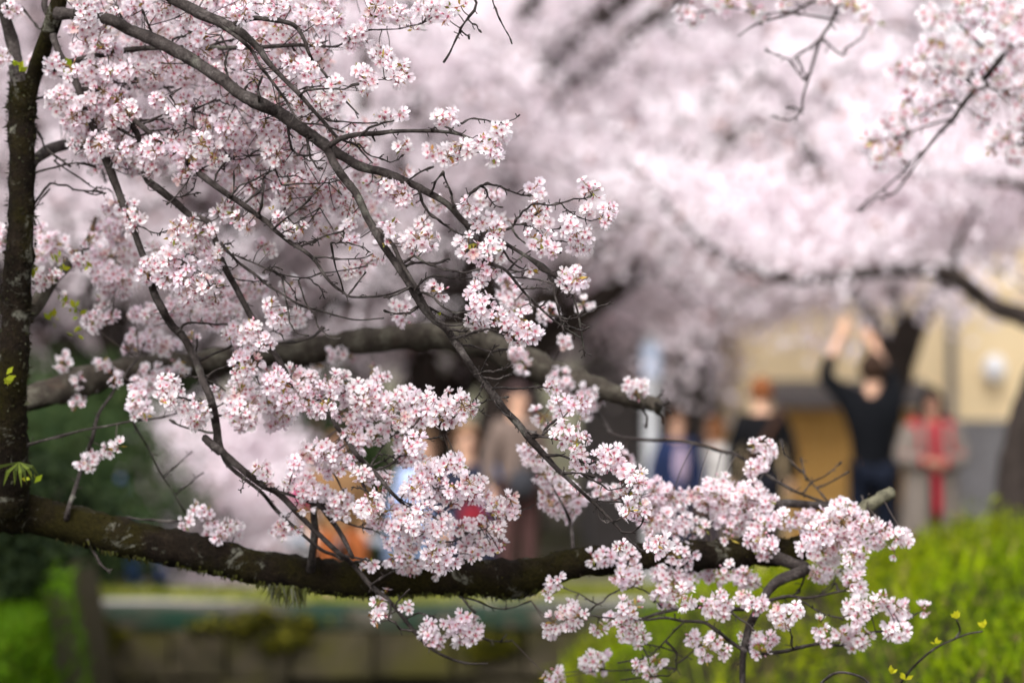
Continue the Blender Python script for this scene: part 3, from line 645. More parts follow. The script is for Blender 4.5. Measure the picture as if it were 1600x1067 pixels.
BL = """
690,185,20 700,180,20 785,203,20 770,232,20 675,238,22 700,245,22 717,228,20 735,232,18 770,243,20 780,212,22 757,222,18 630,228,18 600,182,18 625,178,14
837,293,20 845,303,14 925,300,22 915,288,16 950,330,22 917,330,16 945,345,14 900,362,26 907,378,24 890,350,18 840,330,24 825,335,20 850,345,18 845,377,26 832,372,20 860,390,16 735,322,22 762,352,24 750,347,18 775,360,18 730,382,24 740,392,22 770,390,24 780,400,18
655,370,26 670,375,24 640,375,22 647,387,20 660,350,18 610,352,20 625,305,24 637,310,22 615,297,20 605,292,18 600,380,14
757,310,20,7.2 775,305,18,7.2 632,270,16,7.2 787,345,22,7.3 682,322,20,7.2
687,452,22 762,420,22 750,437,14 740,460,22 752,475,24 745,490,20 740,505,22 755,505,18 780,500,24 790,490,18 812,515,28 825,520,24 815,500,20 830,512,20 807,552,16 815,570,18 822,560,14
890,427,22 900,435,22 885,440,20 907,442,16 830,422,10
795,450,26,7.4 805,470,26,7.4 812,482,22,7.4 625,480,20,7.0 632,495,20,7.0 882,535,16,7.6 855,490,20,7.4 912,475,16,7.6
867,585,22 875,595,24 862,605,18 885,600,18 885,620,26 875,635,22 900,632,24 915,620,22 927,630,20 910,642,20 887,670,24 880,682,22 900,690,20 912,685,14 905,710,20 940,720,24 955,710,22 950,725,22 972,720,22 975,732,20 985,745,26 995,740,18 997,755,20 982,775,22 997,780,18 985,797,22 1000,802,18 1005,790,16 907,730,16
850,650,24,7.3 837,715,24,7.3 850,740,24,7.3 865,755,26,7.3 857,775,22,7.3 885,772,26,7.3 892,792,26,7.3 865,790,22,7.3 905,775,20,7.3 937,767,22,7.4 955,772,20,7.4 827,700,18,7.3
985,602,16,7.5 995,612,20,7.5 1000,600,14,7.5
1032,772,26,7.4 1020,767,22,7.4 1050,777,24,7.4 1025,790,26,7.4 1060,785,20,7.4 1017,805,26,7.4 1037,800,20,7.4 1112,765,24,7.3 1127,755,22,7.3 1090,770,20,7.3 1105,782,24,7.3 1125,780,24,7.3 1150,772,24,7.3 1132,797,26,7.3 1175,770,26,7.3 1190,785,26,7.3 1162,792,24,7.3
1195,697,20,7.3 1200,707,18,7.3 1180,695,16,7.3 1182,727,18,7.3 1192,725,16,7.3 1175,737,12,7.3
1175,765,22,7.2 1165,780,24,7.2 1185,785,26,7.2 1200,785,18,7.2 1207,805,26,7.2 1222,810,22,7.2 1200,817,20,7.2 1250,815,20,7.2 1260,807,18,7.2 1282,802,20,7.2 1310,790,20,7.2 1325,797,22,7.2 1320,815,26,7.1 1335,815,18,7.1 1290,820,26,7.1 1275,835,26,7.1 1295,842,28,7.1 1310,845,24,7.1 1262,852,24,7.1 1282,860,26,7.1 1300,865,22,7.1 1335,835,22,7.1 1347,822,20,7.1 1340,855,20,7.1 1330,872,22,7.1 1342,876,16,7.1 1360,815,18,7.1 1370,830,20,7.1 1382,827,18,7.1 1400,835,18,7.1 1412,835,16,7.1 1372,847,16,7.1 1415,845,12,7.1 1399,863,9,7.1
1285,895,20 1297,890,16 1275,897,14 1177,845,20,7.1 1200,852,18,7.1 1190,840,16,7.1 1205,845,14,7.1 1192,865,12,7.1
1335,907,22 1342,920,20 1325,902,14 1330,947,20 1342,950,24 1357,947,18 1340,965,18 1377,935,16 1385,942,14 1400,952,20 1412,952,18 1400,980,24 1407,987,20 1390,985,18 1445,952,14
1285,985,16 1290,1000,16 1282,972,10 1315,990,20 1330,992,18 1345,995,22 1335,1007,16 1225,960,24 1240,955,20 1212,962,16 1227,972,16 1172,992,20 1167,1000,14 1187,1015,20 1205,1000,16 1182,945,20 1162,932,16 1175,907,18 1160,902,18 1187,937,16
865,900,16 847,905,14 855,917,16 855,930,10 870,905,12 865,972,22 862,985,16 880,960,18 895,947,18 902,962,20 892,972,18 935,982,16 957,967,18 970,975,14 975,950,20 992,947,20 982,960,16 987,985,24 995,995,20 980,992,18 925,1032,22 932,1040,18 915,1037,16 940,1025,14 867,1052,16 872,1060,12 857,1057,10 1005,1045,18 1017,1052,16 1027,1030,12 1000,1037,12 1082,995,16 1100,1005,20 1107,1012,18 1117,1000,16 1102,1025,12 1132,1017,14
1102,945,16 1115,950,20 1130,942,18 1125,930,14 1130,957,14 1052,910,28 1035,895,22 1070,905,24 1045,930,26 1065,930,24 1032,925,18 1077,940,16 1102,887,20 1120,890,24 1135,892,20 1115,900,18 1165,900,20 1157,895,16 980,890,24 970,897,20 992,900,20 977,907,18 927,870,14 945,870,20 935,877,14 975,860,20 985,865,16 970,852,16
1025,850,24 1035,847,18 1055,865,24 1070,870,24 1085,867,18 1045,870,18 1060,825,20,7.3 1070,817,18,7.3 1092,820,16,7.3 1102,825,14,7.3 1082,832,12,7.3 1052,832,14,7.3 1145,815,24,7.3 1130,807,22,7.3 1160,820,18,7.3 1190,815,22,7.2 1015,815,26,7.3 1032,812,24,7.3 1140,842,8
582,582,16 595,590,18 587,575,12 535,600,26 515,600,26 550,617,26 527,617,26 510,630,24 572,625,28 585,617,24 565,610,24 587,637,24 545,642,24 615,637,24 630,642,24 620,622,22 640,622,24 652,635,24 670,622,20 675,642,24 692,635,24 710,627,26 725,635,26 735,635,18 712,645,22 690,655,22 645,660,22 625,655,20 610,657,18 655,652,20
560,670,26 550,677,22 572,677,22 562,690,20 587,680,20 600,675,16 635,687,24 625,690,18 647,692,20 640,710,24 652,712,18 632,720,18 515,700,24 505,705,22 527,710,22 515,730,22 532,732,14 550,722,16 565,740,18 585,757,20 592,767,16 602,745,16 577,745,16
707,717,20 717,725,20 700,725,18 720,735,14 672,730,24 662,740,20 682,742,22 640,757,20 650,765,24 635,767,16 670,760,26 682,767,24 697,765,24 712,760,22 660,777,20 695,780,20 707,782,18 735,755,22 745,760,24 732,770,22 752,772,18 740,777,16 762,792,20 777,790,20 795,792,22 797,780,16 802,800,14 760,805,18 777,805,18
580,790,24 567,792,20 562,807,22 592,807,24 582,812,20 610,797,20 675,797,24 660,800,22 685,810,22 635,810,24 625,817,22 650,820,22 515,777,16 532,785,22 540,777,14 525,792,18 505,767,16 540,797,18
635,815,24 625,827,24 645,827,24 660,832,22 615,840,22 642,847,20 680,825,20 630,860,22 620,870,22 637,877,26 647,885,20 630,885,18 635,900,14 612,872,14 675,862,20 685,872,26 675,877,22 700,872,24 712,872,16 687,887,20 672,890,16 685,852,16 725,822,22 710,832,24 720,837,24 737,842,24 730,855,22 745,857,22 750,822,20 762,822,18 777,827,16 767,852,18 782,850,14 755,852,18 740,867,14 780,860,10
572,887,12 581,882,10 600,927,10 592,942,12 585,955,14 595,962,14 587,965,10 635,950,10 672,975,14 665,987,14 672,997,16 685,1000,14 700,977,12 715,975,20 727,967,20 737,977,22 720,987,22 740,990,18 725,997,16
410,730,14 417,740,14 402,732,10 420,750,10 462,725,18 457,742,16 450,755,14 472,715,16 482,705,20 500,707,26 517,710,24 505,692,14 527,702,16 512,727,22 480,755,22 472,765,20 490,767,20 507,772,16 527,787,22 537,775,16 522,800,18 477,792,14
437,820,14 447,822,18 432,827,12 462,825,14 440,832,14 305,795,10,7.2 320,800,16,7.2 292,812,14,7.2 290,820,10,7.2 330,812,16,7.2 325,827,16,7.2 355,822,18,7.2 365,822,16,7.2 350,830,18,7.2 340,837,14,7.2 367,832,12,7.2
128,722,14 150,710,16 170,700,14 185,697,12 140,728,12
425,480,20 435,492,20 432,505,16 395,512,20 375,515,22 360,525,18 390,527,24 412,532,22 380,547,22 400,547,26 420,550,22 375,562,20 370,577,16 392,570,22 415,570,24 425,580,18 385,582,16 430,595,24 442,600,22 417,595,16 422,612,20
375,610,24 385,615,26 370,625,24 390,632,26 380,640,26 365,640,20 387,655,22 375,660,18 340,612,16 425,630,24 440,625,26 452,630,22 425,650,22 440,645,24 425,662,16 437,657,18 460,580,16 475,590,20 490,595,22 472,605,18 495,610,22 522,555,16 515,555,14 545,557,16 535,552,14 495,571,10 482,632,22 500,640,18 512,610,22
240,577,18 230,582,20 220,587,18 250,592,24 262,595,20 235,600,22 215,605,20 257,610,22 272,612,20 215,622,18 265,627,16 210,635,16 225,640,16 217,645,16 227,650,10 275,567,12 282,575,14 290,635,18 307,630,16 317,645,16 305,655,16 300,662,12 312,655,12 300,527,14,7.3
215,527,22,7.6 230,532,20,7.6 205,540,20,7.6 250,540,20,7.6 265,540,22,7.6 230,490,20,7.6 210,492,14,7.6 275,480,24,7.6 300,485,26,7.6 320,492,26,7.6 340,490,26,7.6 355,470,24,7.6 375,437,22,7.6 390,450,24,7.6 407,447,20,7.6 340,502,20,7.6 455,452,22,7.5 465,495,20,7.5 442,515,14,7.5 360,492,22,7.6
312,447,24 300,435,26 340,435,18 337,447,22 320,462,24 337,465,20 295,465,22 285,430,24 262,435,24 175,322,20 190,317,20 207,327,18 170,340,22 192,345,24 210,342,20 172,360,18 180,372,18 192,360,20 207,362,16
147,362,14 140,375,18 142,395,20 127,405,18 115,392,16 120,410,16 147,412,20 277,355,20 272,370,20 282,382,18 300,345,16 310,350,18 307,367,22 305,385,20 327,362,16 332,390,22 345,392,16 322,395,18 337,405,16 327,412,12
235,410,20 247,412,20 265,402,24 282,410,24 295,412,20 250,430,22 230,427,20 175,430,24 192,435,24 160,432,20 205,440,20 172,447,22 190,450,22 162,450,18 160,470,18 67,437,20,7.2 80,432,18,7.2 87,430,14,7.2
155,405,24,7.6 175,402,26,7.6 200,397,26,7.6 215,410,24,7.6 240,390,20,7.6 67,362,20,7.6 75,382,22,7.6 92,380,22,7.6 100,400,20,7.6 62,395,20,7.6 107,467,12,7.5 140,497,16,7.5 150,500,18,7.5 165,497,16,7.5 147,510,14,7.5 175,492,12,7.5 210,492,14,7.5 235,492,20,7.5 240,510,16,7.5 2,365,20,7.5 5,375,20,7.5
97,569,16 110,583,18 120,596,16 100,559,14 123,623,12 120,633,10 160,569,14 177,583,14 167,576,16 180,596,12 143,603,8
18,15,18 25,22,16 60,100,20 85,95,20 82,110,16 55,92,14 5,90,18 140,42,20 120,42,18 160,72,20 175,77,18 135,57,20 150,105,22 170,107,20 135,105,16 195,112,20 210,107,18 125,175,24 140,160,22 112,185,22 150,187,26 172,185,20 130,195,24 162,207,22 95,167,16 180,200,16
232,245,24 247,247,20 217,247,20 187,247,18 207,230,16 272,215,20 287,225,22 300,245,26 315,225,24 332,232,22 277,240,20 260,260,18 147,250,16 150,264,14
587,10,22 607,15,22 575,30,18 595,27,18 622,25,18 632,17,14 637,32,14 662,15,20 677,10,18 670,27,16 685,20,16 697,27,12 705,15,12 720,10,9 647,47,12 550,55,20 565,60,18 560,50,18 550,72,14 512,37,20 525,30,18 500,32,18 585,82,16 597,92,20 607,85,16 597,77,10 615,107,20 630,105,16 622,122,18 632,117,12 565,117,20 575,122,20 560,112,16 572,140,14 460,100,22 480,110,20 525,130,16 512,150,22 500,160,20 507,170,18 460,155,20 470,165,16 485,180,14 540,150,10 382,22,18 372,20,16 440,20,18 425,17,16 320,82,22 350,85,18
540,370,16,6.7 545,355,14,6.7 550,378,18,6.7 450,362,14,6.7 460,366,14,6.7 470,355,12,6.7 437,345,14,6.7 410,385,16,7.1 422,392,12,7.1 400,325,18,6.9 360,330,20,6.8 372,345,18,6.8 350,320,16,6.8 345,335,16,6.8 385,352,16,6.8 560,420,16,6.9 575,412,18,6.9 590,405,16,6.8 545,425,14,6.9 505,365,16,6.9 520,360,14,6.9 490,345,14,6.9 435,290,14,6.8 443,300,10,6.8 425,330,10,6.8 575,290,14,7 590,300,16,7 530,300,14,7
"""
blobs = []
for p in BL.split():
    q = [float(k) for k in p.split(',')]
    if 500 < q[0] < 790 and 560 < q[1] < 900 and R.rand() < 0.13: continue
    blobs.append((q[0], q[1], q[2], q[3] if len(q) > 3 else None))
clusters = []
for (x, y, r, D) in blobs:
    _, k, i = nearest(x, y, D); o, xy, d, rr = SEG[k]
    Dn = d[i] if D is None else D
    best = None
    for c in clusters:
        if c['D'] == D and len(c['b']) < 4 and c['k'] == root_branch(o):
            dd = math.hypot(c['x']-x, c['y']-y)
            if dd < 29 and (best is None or dd < best[0]): best = (dd, c)
    e = (x, y, r, Dn+0.05*R.randn()-(0.02 if D is None else 0), W(*xy[i], d[i]))
    if best: best[1]['b'].append(e)
    else: clusters.append(dict(x=x, y=y, D=D, k=root_branch(o), b=[e]))
def area(c): return sum(b[2]**2 for b in c['b'])
clusters.sort(key=area, reverse=True)
print('clusters', len(clusters))
rest = MB()
for j, c in enumerate(clusters):
    mb = MB() if j < 296 else rest
    for (x, y, r, D, base) in c['b']:
        blob(mb, W(x, y, D), 1.0*r*D*K, base=base)
    if j < 296: mb.build('blossom_cluster', MATS, c['k'])
# the dense mass higher up on the left: the same flowers, packed, on their own thin twigs
def inside(poly, x, y):
    c = False; n = len(poly)
    for i in range(n):
        (x1, y1), (x2, y2) = poly[i], poly[(i+1) % n]
        if (y1 > y) != (y2 > y) and x < (x2-x1)*(y-y1)/(y2-y1)+x1: c = not c
    return c
POLY = [(105, -20), (560, -20), (520, 40), (500, 120), (560, 205), (600, 300), (590, 350), (540, 330), (470, 330), (400, 300), (330, 285), (270, 265), (190, 262), (130, 235), (90, 160), (120, 70)]
far_twigs = MB(); cnt = 0
while cnt < 420:
    x, y = 90+530*R.rand(), -20+380*R.rand()
    if not inside(POLY, x, y): continue
    D = 6.75+0.95*R.rand(); cnt += 1
    _, k, i = nearest(x+15*R.randn(), y+15*R.randn(), D); o, xy, d, rr = SEG[k]
    node = W(x, y, D); base = W(*xy[i], d[i])
    mdl = (base+node)/2+R.randn(3)*0.03
    tube(far_twigs, smooth_line([base, mdl, node], 4), np.linspace(0.0014, 0.0008, 9), 4, 0.05)
    blob(rest, node, (17+11*R.rand())*D*K, leaves=R.rand() < 0.6)
for (x, y, r) in ((30, 330, 0),): pass
o = rest.build('blossom_mass', MATS, tree); o['kind'] = 'stuff'
o = far_twigs.build('twig_mass', M['bark'], tree, True); o['kind'] = 'stuff'
# fresh leaf sprouts
for (x, y, D) in ((90, 405, 7.2), (95, 420, 7.2), (138, 422, 7.2), (55, 425, 7.1), (118, 478, 7.3), (117, 490, 7.3), (97, 475, 7.3), (110, 110, 6.9), (32, 106, 7.0), (682, 492, 6.48), (612, 375, 6.46), (85, 500, 7.3), (8, 595, 7.0), (46, 745, 7.1), (118, 520, 7.4)):
    mb = MB(); p0 = W(x, y, D)
    for _ in range(5):
        d = np.array([R.randn()*0.7, R.randn()*0.5-0.3, 0.6+0.5*R.randn()]); d /= np.linalg.norm(d); L = (0.012+0.02*R.rand())*(0.55 if D < 6.6 else 1); s = np.cross(d, R.randn(3)); s /= np.linalg.norm(s)
        p = p0+R.randn(3)*0.006
        mb.add([p, p+d*L*.5+s*L*.25, p+d*L, p+d*L*.5-s*L*.25], [(0, 1, 2, 3)], (0.25+0.1*R.rand(), 0.33, 0.02))
    mb.build('leaf_sprout', M['leaf'], tree)

# ------------------------------------------------------------------ second cherry, reaching in from the right
MAIN = SEG; SEG = []
tree2 = thing('cherry_tree', 'cherry tree reaching in from the upper right corner, blurred blossoms on hanging twigs', 'tree')
_t = tree; tree = tree2
mb = MB(); tube(mb, smooth_line([(2.1, 6.3, -1.8), (2.05, 6.2, -0.9), (1.95, 6.0, -0.1), (1.8, 5.8, 0.5), (1.5, 5.6, 0.95)], 4), np.linspace(.16, .05, 17), 12, 0.03); mb.build('trunk', M['bark'], tree2, True)
branch('limb', [6.0, 5.6, 5.35], "2420,100,30 2150,-60,22 1900,-120,15 1760,-40,10 1680,-10,8 1640,10,7")
branch('branch', [5.36, 5.26, 5.23], "1640,10,6 1600,50,5 1560,97,5 1530,133,4.5 1505,163,4.2 1490,185,4 1468,208,3 1450,230,2.2 1430,258,1.6")
branch('branch', [5.36, 5.36, 5.42], "1640,10,6 1570,-25,5 1480,-40,4.5 1400,-35,4 1330,-20,3 1266,5,2.4 1233,22,2 1183,38,1.6 1153,57,1.1")
branch('branch', [5.36, 5.36], "1310,-15,2.6 1303,27,2.6 1283,60,2.5 1270,100,2 1256,147,1.8 1251,173,1.5 1233,188,1.2 1203,183,0.9")
branch('branch', [5.36, 5.36], "1640,10,5 1700,120,4 1680,200,3 1600,225,2.4 1560,232,1.6")
branch('branch', [5.36, 5.23], "1530,133,3 1480,110,2.2 1430,100,1.6")
branch('branch', [5.29, 5.29], "1560,97,3 1520,60,2.4 1480,20,1.6")
for t in ("1283,60 1300,75 1318,88 1322,75", "1283,60 1245,88 1258,118 1262,122", "1318,80 1345,62 1355,40", "1256,125 1235,95 1215,88 1195,80", "1245,170 1230,168", "1400,300 1370,310 1345,330", "1450,230 1410,270 1375,300 1340,330", "1490,185 1440,200 1400,215 1365,220", "1505,163 1475,160 1440,182", "1303,30 1240,20 1190,22 1135,12 1090,20 1066,18"):
    p = parse(t); _, k, i = nearest(p[0, 0], p[0, 1]); o, xy, d, r = SEG[k]; p = np.vstack([xy[i], p[1:]]) if np.hypot(*(xy[i]-p[0])) < 2.5 else np.vstack([xy[i], p])
    branch('twig', [d[i], d[i]+0.08*R.randn()], ' '.join('%.1f,%.1f' % tuple(a) for a in p), 'bark', 5, 0.1, 0.02, 1.9, 0.9, root_branch(o), 3)
B2L = "1359,220,26 1372,228,22 1400,217,26 1412,205,22 1376,253,20 1390,187,24 1410,180,22 1433,180,26 1445,165,22 1413,107,22 1400,112,18 1425,98,22 1480,97,26 1495,105,24 1450,77,26 1465,65,22 1453,23,26 1470,30,24 1500,17,26 1515,30,24 1533,33,26 1550,20,24 1575,12,26 1590,30,26 1480,150,26 1465,165,22 1495,140,24 1520,90,24 1540,75,24 1575,70,26 1590,95,26 1565,120,24 1580,140,26 1595,160,24 1545,160,22 1566,217,26 1586,240,24 1550,233,22 1575,205,22 1595,215,26 1520,140,20 1510,55,22 1545,110,22 1600,60,26 1440,110,20 1465,120,20 1420,150,16 1066,23,16 1086,27,16 1075,12,14 1133,10,18 1120,5,16 1145,4,14 1190,20,18 1178,12,16 1225,10,14 1286,3,18 1300,-5,16 1330,10,16 1318,2,14 1356,27,16 1348,18,14 1365,33,12 1405,248,10 1540,10,24 1520,2,24 1600,190,22 1535,185,18 1500,70,20 1600,130,22 1340,-5,14 1380,240,16 1395,235,16 1560,45,24"
cl2 = []
for p in B2L.split():
    x, y, r = [float(k) for k in p.split(',')]; r *= 0.95
    _, k, i = nearest(x, y); o, xy, d, rr = SEG[k]
    D = d[i]+0.12*R.randn(); e = (x, y, r, D, W(*xy[i], d[i]))
    for c in cl2:
        if len(c['b']) < 3 and c['k'] == root_branch(o) and math.hypot(c['x']-x, c['y']-y) < 34: c['b'].append(e); break
    else: cl2.append(dict(x=x, y=y, k=root_branch(o), b=[e]))
for c in cl2:
    mb = MB()
    for (x, y, r, D, base) in c['b']: blob(mb, W(x, y, D), r*D*K, base=base)
    mb.build('blossom_cluster', MATS, c['k'])
tree = _t
# ------------------------------------------------------------------ trees beyond the canal
def quad_soup(P, size, cols, name, material, parent=None, flat=0.0):
    n = len(P); a = R.randn(n, 3); a[:, 2] *= (1-flat); a /= np.linalg.norm(a, axis=1)[:, None]
    b = np.cross(a, R.randn(n, 3)); b /= np.linalg.norm(b, axis=1)[:, None]; c = np.cross(a, b)
    s = (np.asarray(size)*np.ones(n))[:, None]/2
    v = np.stack([P-a*s, P+b*s*0.8+c*s*0.25, P+a*s, P-b*s*0.8+c*s*0.25], 1).reshape(-1, 3)
    return fast_mesh(name, v, np.arange(n*4).reshape(-1, 4), 4, np.repeat(cols, 4, 0), material, parent)
M['farpetal'] = leafy('far_petal', 0.36, 0.7, 0.1)
def pinks(n):
    t = R.rand(n, 1); c = np.array([0.83, 0.765, 0.80])*(1-t)+np.array([0.80, 0.69, 0.745])*t
    k = R.rand(n) < 0.05; c[k] = np.array([0.35, 0.2, 0.18]); return c
def skeleton(h0, rad, top, droop, nl=9, ns=7):
    """trunk to a low fork, limbs that arch outward, sub-branches; returns (lines with radii, blossom points)"""
    lines = []; pts = []
    lean = R.randn(2)*0.15
    tr = smooth_line([(0, 0, -0.3), (lean[0]*.4, lean[1]*.4, h0*0.5), (lean[0], lean[1], h0)], 4); lines.append((tr, np.linspace(.22, .16, len(tr))))
    for i in range(nl):
        a = 2*np.pi*(i+0.5*R.rand())/nl; L = rad*(0.75+0.35*R.rand()); e = top*(0.45+0.55*R.rand())
        p = [tr[-1], tr[-1]+[math.cos(a)*L*.3, math.sin(a)*L*.3, e*0.5], tr[-1]+[math.cos(a+.2*R.randn())*L*.65, math.sin(a+.2*R.randn())*L*.65, e*0.9], tr[-1]+[math.cos(a+.2*R.randn())*L, math.sin(a)*L, e*(0.9-droop)]]
        q = smooth_line(p, 6); lines.append((q, np.linspace(.15, .03, len(q))))
        for j in range(ns):
            k = 4+R.randint(len(q)-4); b = a+R.randn()*0.9; l = (0.5+0.9*R.rand())*rad*0.33; u = 0.5*R.randn()+0.15
            s = smooth_line([q[k], q[k]+[math.cos(b)*l*.5, math.sin(b)*l*.5, u*l*.6], q[k]+[math.cos(b)*l, math.sin(b)*l, u*l*0.6-droop*l*.8]], 5)
            lines.append((s, np.linspace(.03, .008, len(s))))
            m = 9
            for t in range(m):
                c = s[min(len(s)-1, int(len(s)*(t+R.rand())/m))]; pts.append(c+R.randn(3)*[.14, .14, .14])
        for t in range(8):
            pts.append(q[6+R.randint(len(q)-6)]+R.randn(3)*.15)
    return lines, np.array(pts)
def make_far_tree(h0, rad, top, droop, n):
    lines, cl = skeleton(h0, rad, top, droop)
    mb = MB()
    for p, r in lines: tube(mb, p, r, 6 if r[0] > .1 else 4, 0.08)
    per = max(1, n//len(cl)); P = np.repeat(cl, per, 0); P = P+R.randn(*P.shape)*np.array([.15, .15, .10])+[0, 0, .09]
    return mb, P
FAR = 'blurred pale pink cherry tree in full blossom standing beyond the canal'
FG = 'cherry trees in blossom beyond the canal'
protos = []
spots = [(-0.15, 26.0, 0), (-0.9, 28.4, 3), (-4.4, 25.6, 3), (-5.4, 33, 3), (-3.2, 36.5, 3), (5.6, 38.5, 3), (8.6, 39.5, 3), (3.2, 38.0, 3), (0.2, 38.5, 3), (-1.6, 31.0, 3), (-3.6, 27.5, 1), (1.7, 36.5, 2), (7.6, 26.5, 1), (-2.2, 33.5, 2), (5.0, 40, 0), (-1.2, 43, 1), (-6.8, 38, 0), (9.4, 41, 2),
         (2.2, 50, 1), (0.4, 47, 0), (3.5, 45, 2), (-4.6, 53, 2), (7.2, 56, 0), (-9.5, 49, 1), (12.5, 52, 2), (0.2, 62, 0), (-8, 66, 2), (5.5, 70, 1), (11.5, 74, 0), (-14, 72, 1), (16, 70, 2), (-3, 78, 0)]
for k, (h0, rad, top, dr) in enumerate(((1.7, 4.2, 3.2, 0.35), (1.5, 4.6, 3.6, 0.45), (1.9, 4.4, 4.0, 0.5), (2.9, 4.3, 3.4, 0.12))):
    mb, P = make_far_tree(h0, rad, top, dr, 26000)
    protos.append((mb, P))
meshes = {}
for (x, y, k) in spots:
    t = thing('cherry_tree', FAR, 'tree', FG, (x, y, float(ground_z(x, y))))
    if k not in meshes:
        mb, P = protos[k]; a = mb.build('trunk', M['farbark'], t, True)
        c = quad_soup(P, 0.05+0.05*R.rand(len(P)), pinks(len(P)), 'crown', M['farpetal'], t); meshes[k] = (a, c)
    else:
        for o in meshes[k]: q = o.copy(); C.objects.link(q); q.parent = t
    t.rotation_euler.z = R.rand()*6.28; s = 0.9+0.25*R.rand(); t.scale = (s, s, s*(1.0 if y < 45 else 1.2))
def traced_tree(label, D, lines, crown_n, boxes, group=None):
    t = thing('cherry_tree', label, 'tree', group)
    mb = MB(); cl = []
    for s in lines:
        p = parse(s); n = len(p); Ds = np.full(n, D)+np.concatenate([[0], np.cumsum(0.05*R.randn(n-1))])
        q = smooth_line(np.concatenate([p, Ds[:, None]], 1), 5)
        pts = np.array([W(a, b, d) for a, b, _, d in q]); tube(mb, pts, q[:, 2]*q[:, 3]*K, 9, 0.06)
        if p[0, 2] < 20:
            for i in range(int(len(pts)*0.5), len(pts)): cl += [pts[i]+R.randn(3)*[.1, .1, .1]+([0, .28, .1] if R.rand() < .72 else [0, -.16, .03])]
    mb.build('trunk', M['farbark'], t, True)
    for (x0, y0, x1, y1, n, dd) in boxes:
        for _ in range(n): cl.append(W(x0+(x1-x0)*R.rand(), y0+(y1-y0)*R.rand(), D+0.35+abs(dd*R.randn())))
    cl = np.array(cl); P = np.repeat(cl, max(1, crown_n//len(cl)), 0); P = P+R.randn(*P.shape)*[.12, .12, .08]
    quad_soup(P, 0.035+0.03*R.rand(len(P)), pinks(len(P)), 'crown', M['farpetal'], t)
traced_tree('dark leaning cherry trunk at the right edge beside the yellow wall, one limb sweeping left', 17.0,
    ["1570,960,38 1582,800,33 1592,720,30 1612,640,29 1640,560,27 1668,500,24", "1655,520,18 1625,505,17 1590,492,16 1555,480,15 1530,462,14 1508,444,14 1485,430,13 1450,424,12 1400,421,11 1350,427,11 1280,435,11 1220,432,10 1150,412,9 1100,380,9 1060,340,8 1020,300,7 980,255,5",
     "1668,500,16 1660,420,13 1640,345,11 1600,292,9 1540,282,7 1480,272,6 1410,262,4 1340,230,3", "1500,440,6 1492,400,5 1510,350,4 1540,310,3"], 16000,
    [(1080, 260, 1500, 415, 70, .5), (1480, 280, 1700, 380, 40, .5), (1300, 150, 1650, 300, 40, .6), (1650, 60, 1900, 360, 50, .6)])
traced_tree('dark cherry trunk that forks low, right behind the man with raised arms', 26.0,
    ["1384,960,30 1382,800,28 1380,680,28 1384,620,32 1390,575,40", "1394,580,33 1412,535,29 1435,500,20 1458,465,13 1480,435,11 1500,400,9 1540,330,7", "1384,580,28 1372,535,21 1362,500,14 1340,460,11 1300,420,9 1240,380,6", "1400,560,12 1405,500,9 1400,440,7 1420,380,5"], 14000,
    [(1180, 330, 1430, 470, 90, .6), (1420, 300, 1560, 420, 50, .6), (1150, 430, 1290, 500, 14, .5), (1000, 380, 1200, 520, 60, .8)])

# dark evergreens and shrubs on the left
def dark_greens(n, a=(0.022, 0.045, 0.016), b=(0.07, 0.10, 0.035)):
    t = R.rand(n, 1)**1.5; return np.array(a)*(1-t)+np.array(b)*t
def clump_points(n, c, r, k=40):
    ce = R.randn(k, 3); ce /= np.linalg.norm(ce, axis=1)[:, None]; ce *= R.rand(k, 1)**0.35; ce = ce*np.array(r)+np.array(c)
    p = np.repeat(ce, n//k, 0); return p+R.randn(*p.shape)*np.array(r)*0.16
def shrub(name, label, cat, x, y, r, h, n, cols, size, group=None, trunk=True):
    z = float(ground_z(x, y)); t = thing(name, label, cat, group, (x, y, z))
    mb = MB()
    for i in range(6 if trunk else 4):
        a = R.rand()*6.28; e = np.array([math.cos(a)*r*.6, math.sin(a)*r*.6, h*(0.6+0.3*R.rand())])
        tube(mb, smooth_line([(0, 0, -.1), e*[.2, .2, .5], e], 4), np.linspace(.03, .008, 9), 5, .05)
    mb.build('stem', M['farbark'], t, True)
    P = clump_points(n, (0, 0, h*0.55), (r, r, h*0.5)); P[:, 2] = np.abs(P[:, 2])
    quad_soup(P, size*(0.7+0.6*R.rand(len(P))), cols(len(P)), 'crown', M['leaf'], t)
    return t
ev = thing('evergreen_tree', 'dark green evergreen tree behind the blossoms on the left', 'tree', None, (-3.5, 23.5, float(ground_z(-3.5, 23.5))))
mb = MB(); tube(mb, smooth_line([(0, 0, -.2), (0.05, 0, .8), (0, 0.05, 1.6)], 5), np.linspace(.16, .03, 11), 8, .05); mb.build('trunk', M['farbark'], ev, True)
P = []
for k in range(90):
    z = 0.2+1.6*R.rand(); rr = (0.3+0.95*(1-z/2.2))*(0.5+0.5*R.rand()); a = R.rand()*6.28
    P.append(np.array([math.cos(a)*rr, math.sin(a)*rr, z])+R.randn(110, 3)*[.2, .2, .11])
P = np.concatenate(P); quad_soup(P, 0.05+0.05*R.rand(len(P)), dark_greens(len(P)), 'crown', M['leaf'], ev)
shrub('shrub', 'broad dark green shrub beyond the canal, low behind the left stem', 'shrub', -3.3, 20.9, 0.95, 1.35, 9000, dark_greens, 0.06)
shrub('shrub', 'dark green shrub beyond the canal behind the brown drooping branch', 'shrub', -1.95, 25.0, 0.8, 1.75, 8000, dark_greens, 0.07)
shrub('shrub', 'blackish bush on the left bank above the bright grass', 'shrub', -2.25, 12.6, 0.5, 0.62, 7000, lambda n: dark_greens(n, (0.012, 0.02, 0.01), (0.04, 0.06, 0.02)), 0.04)
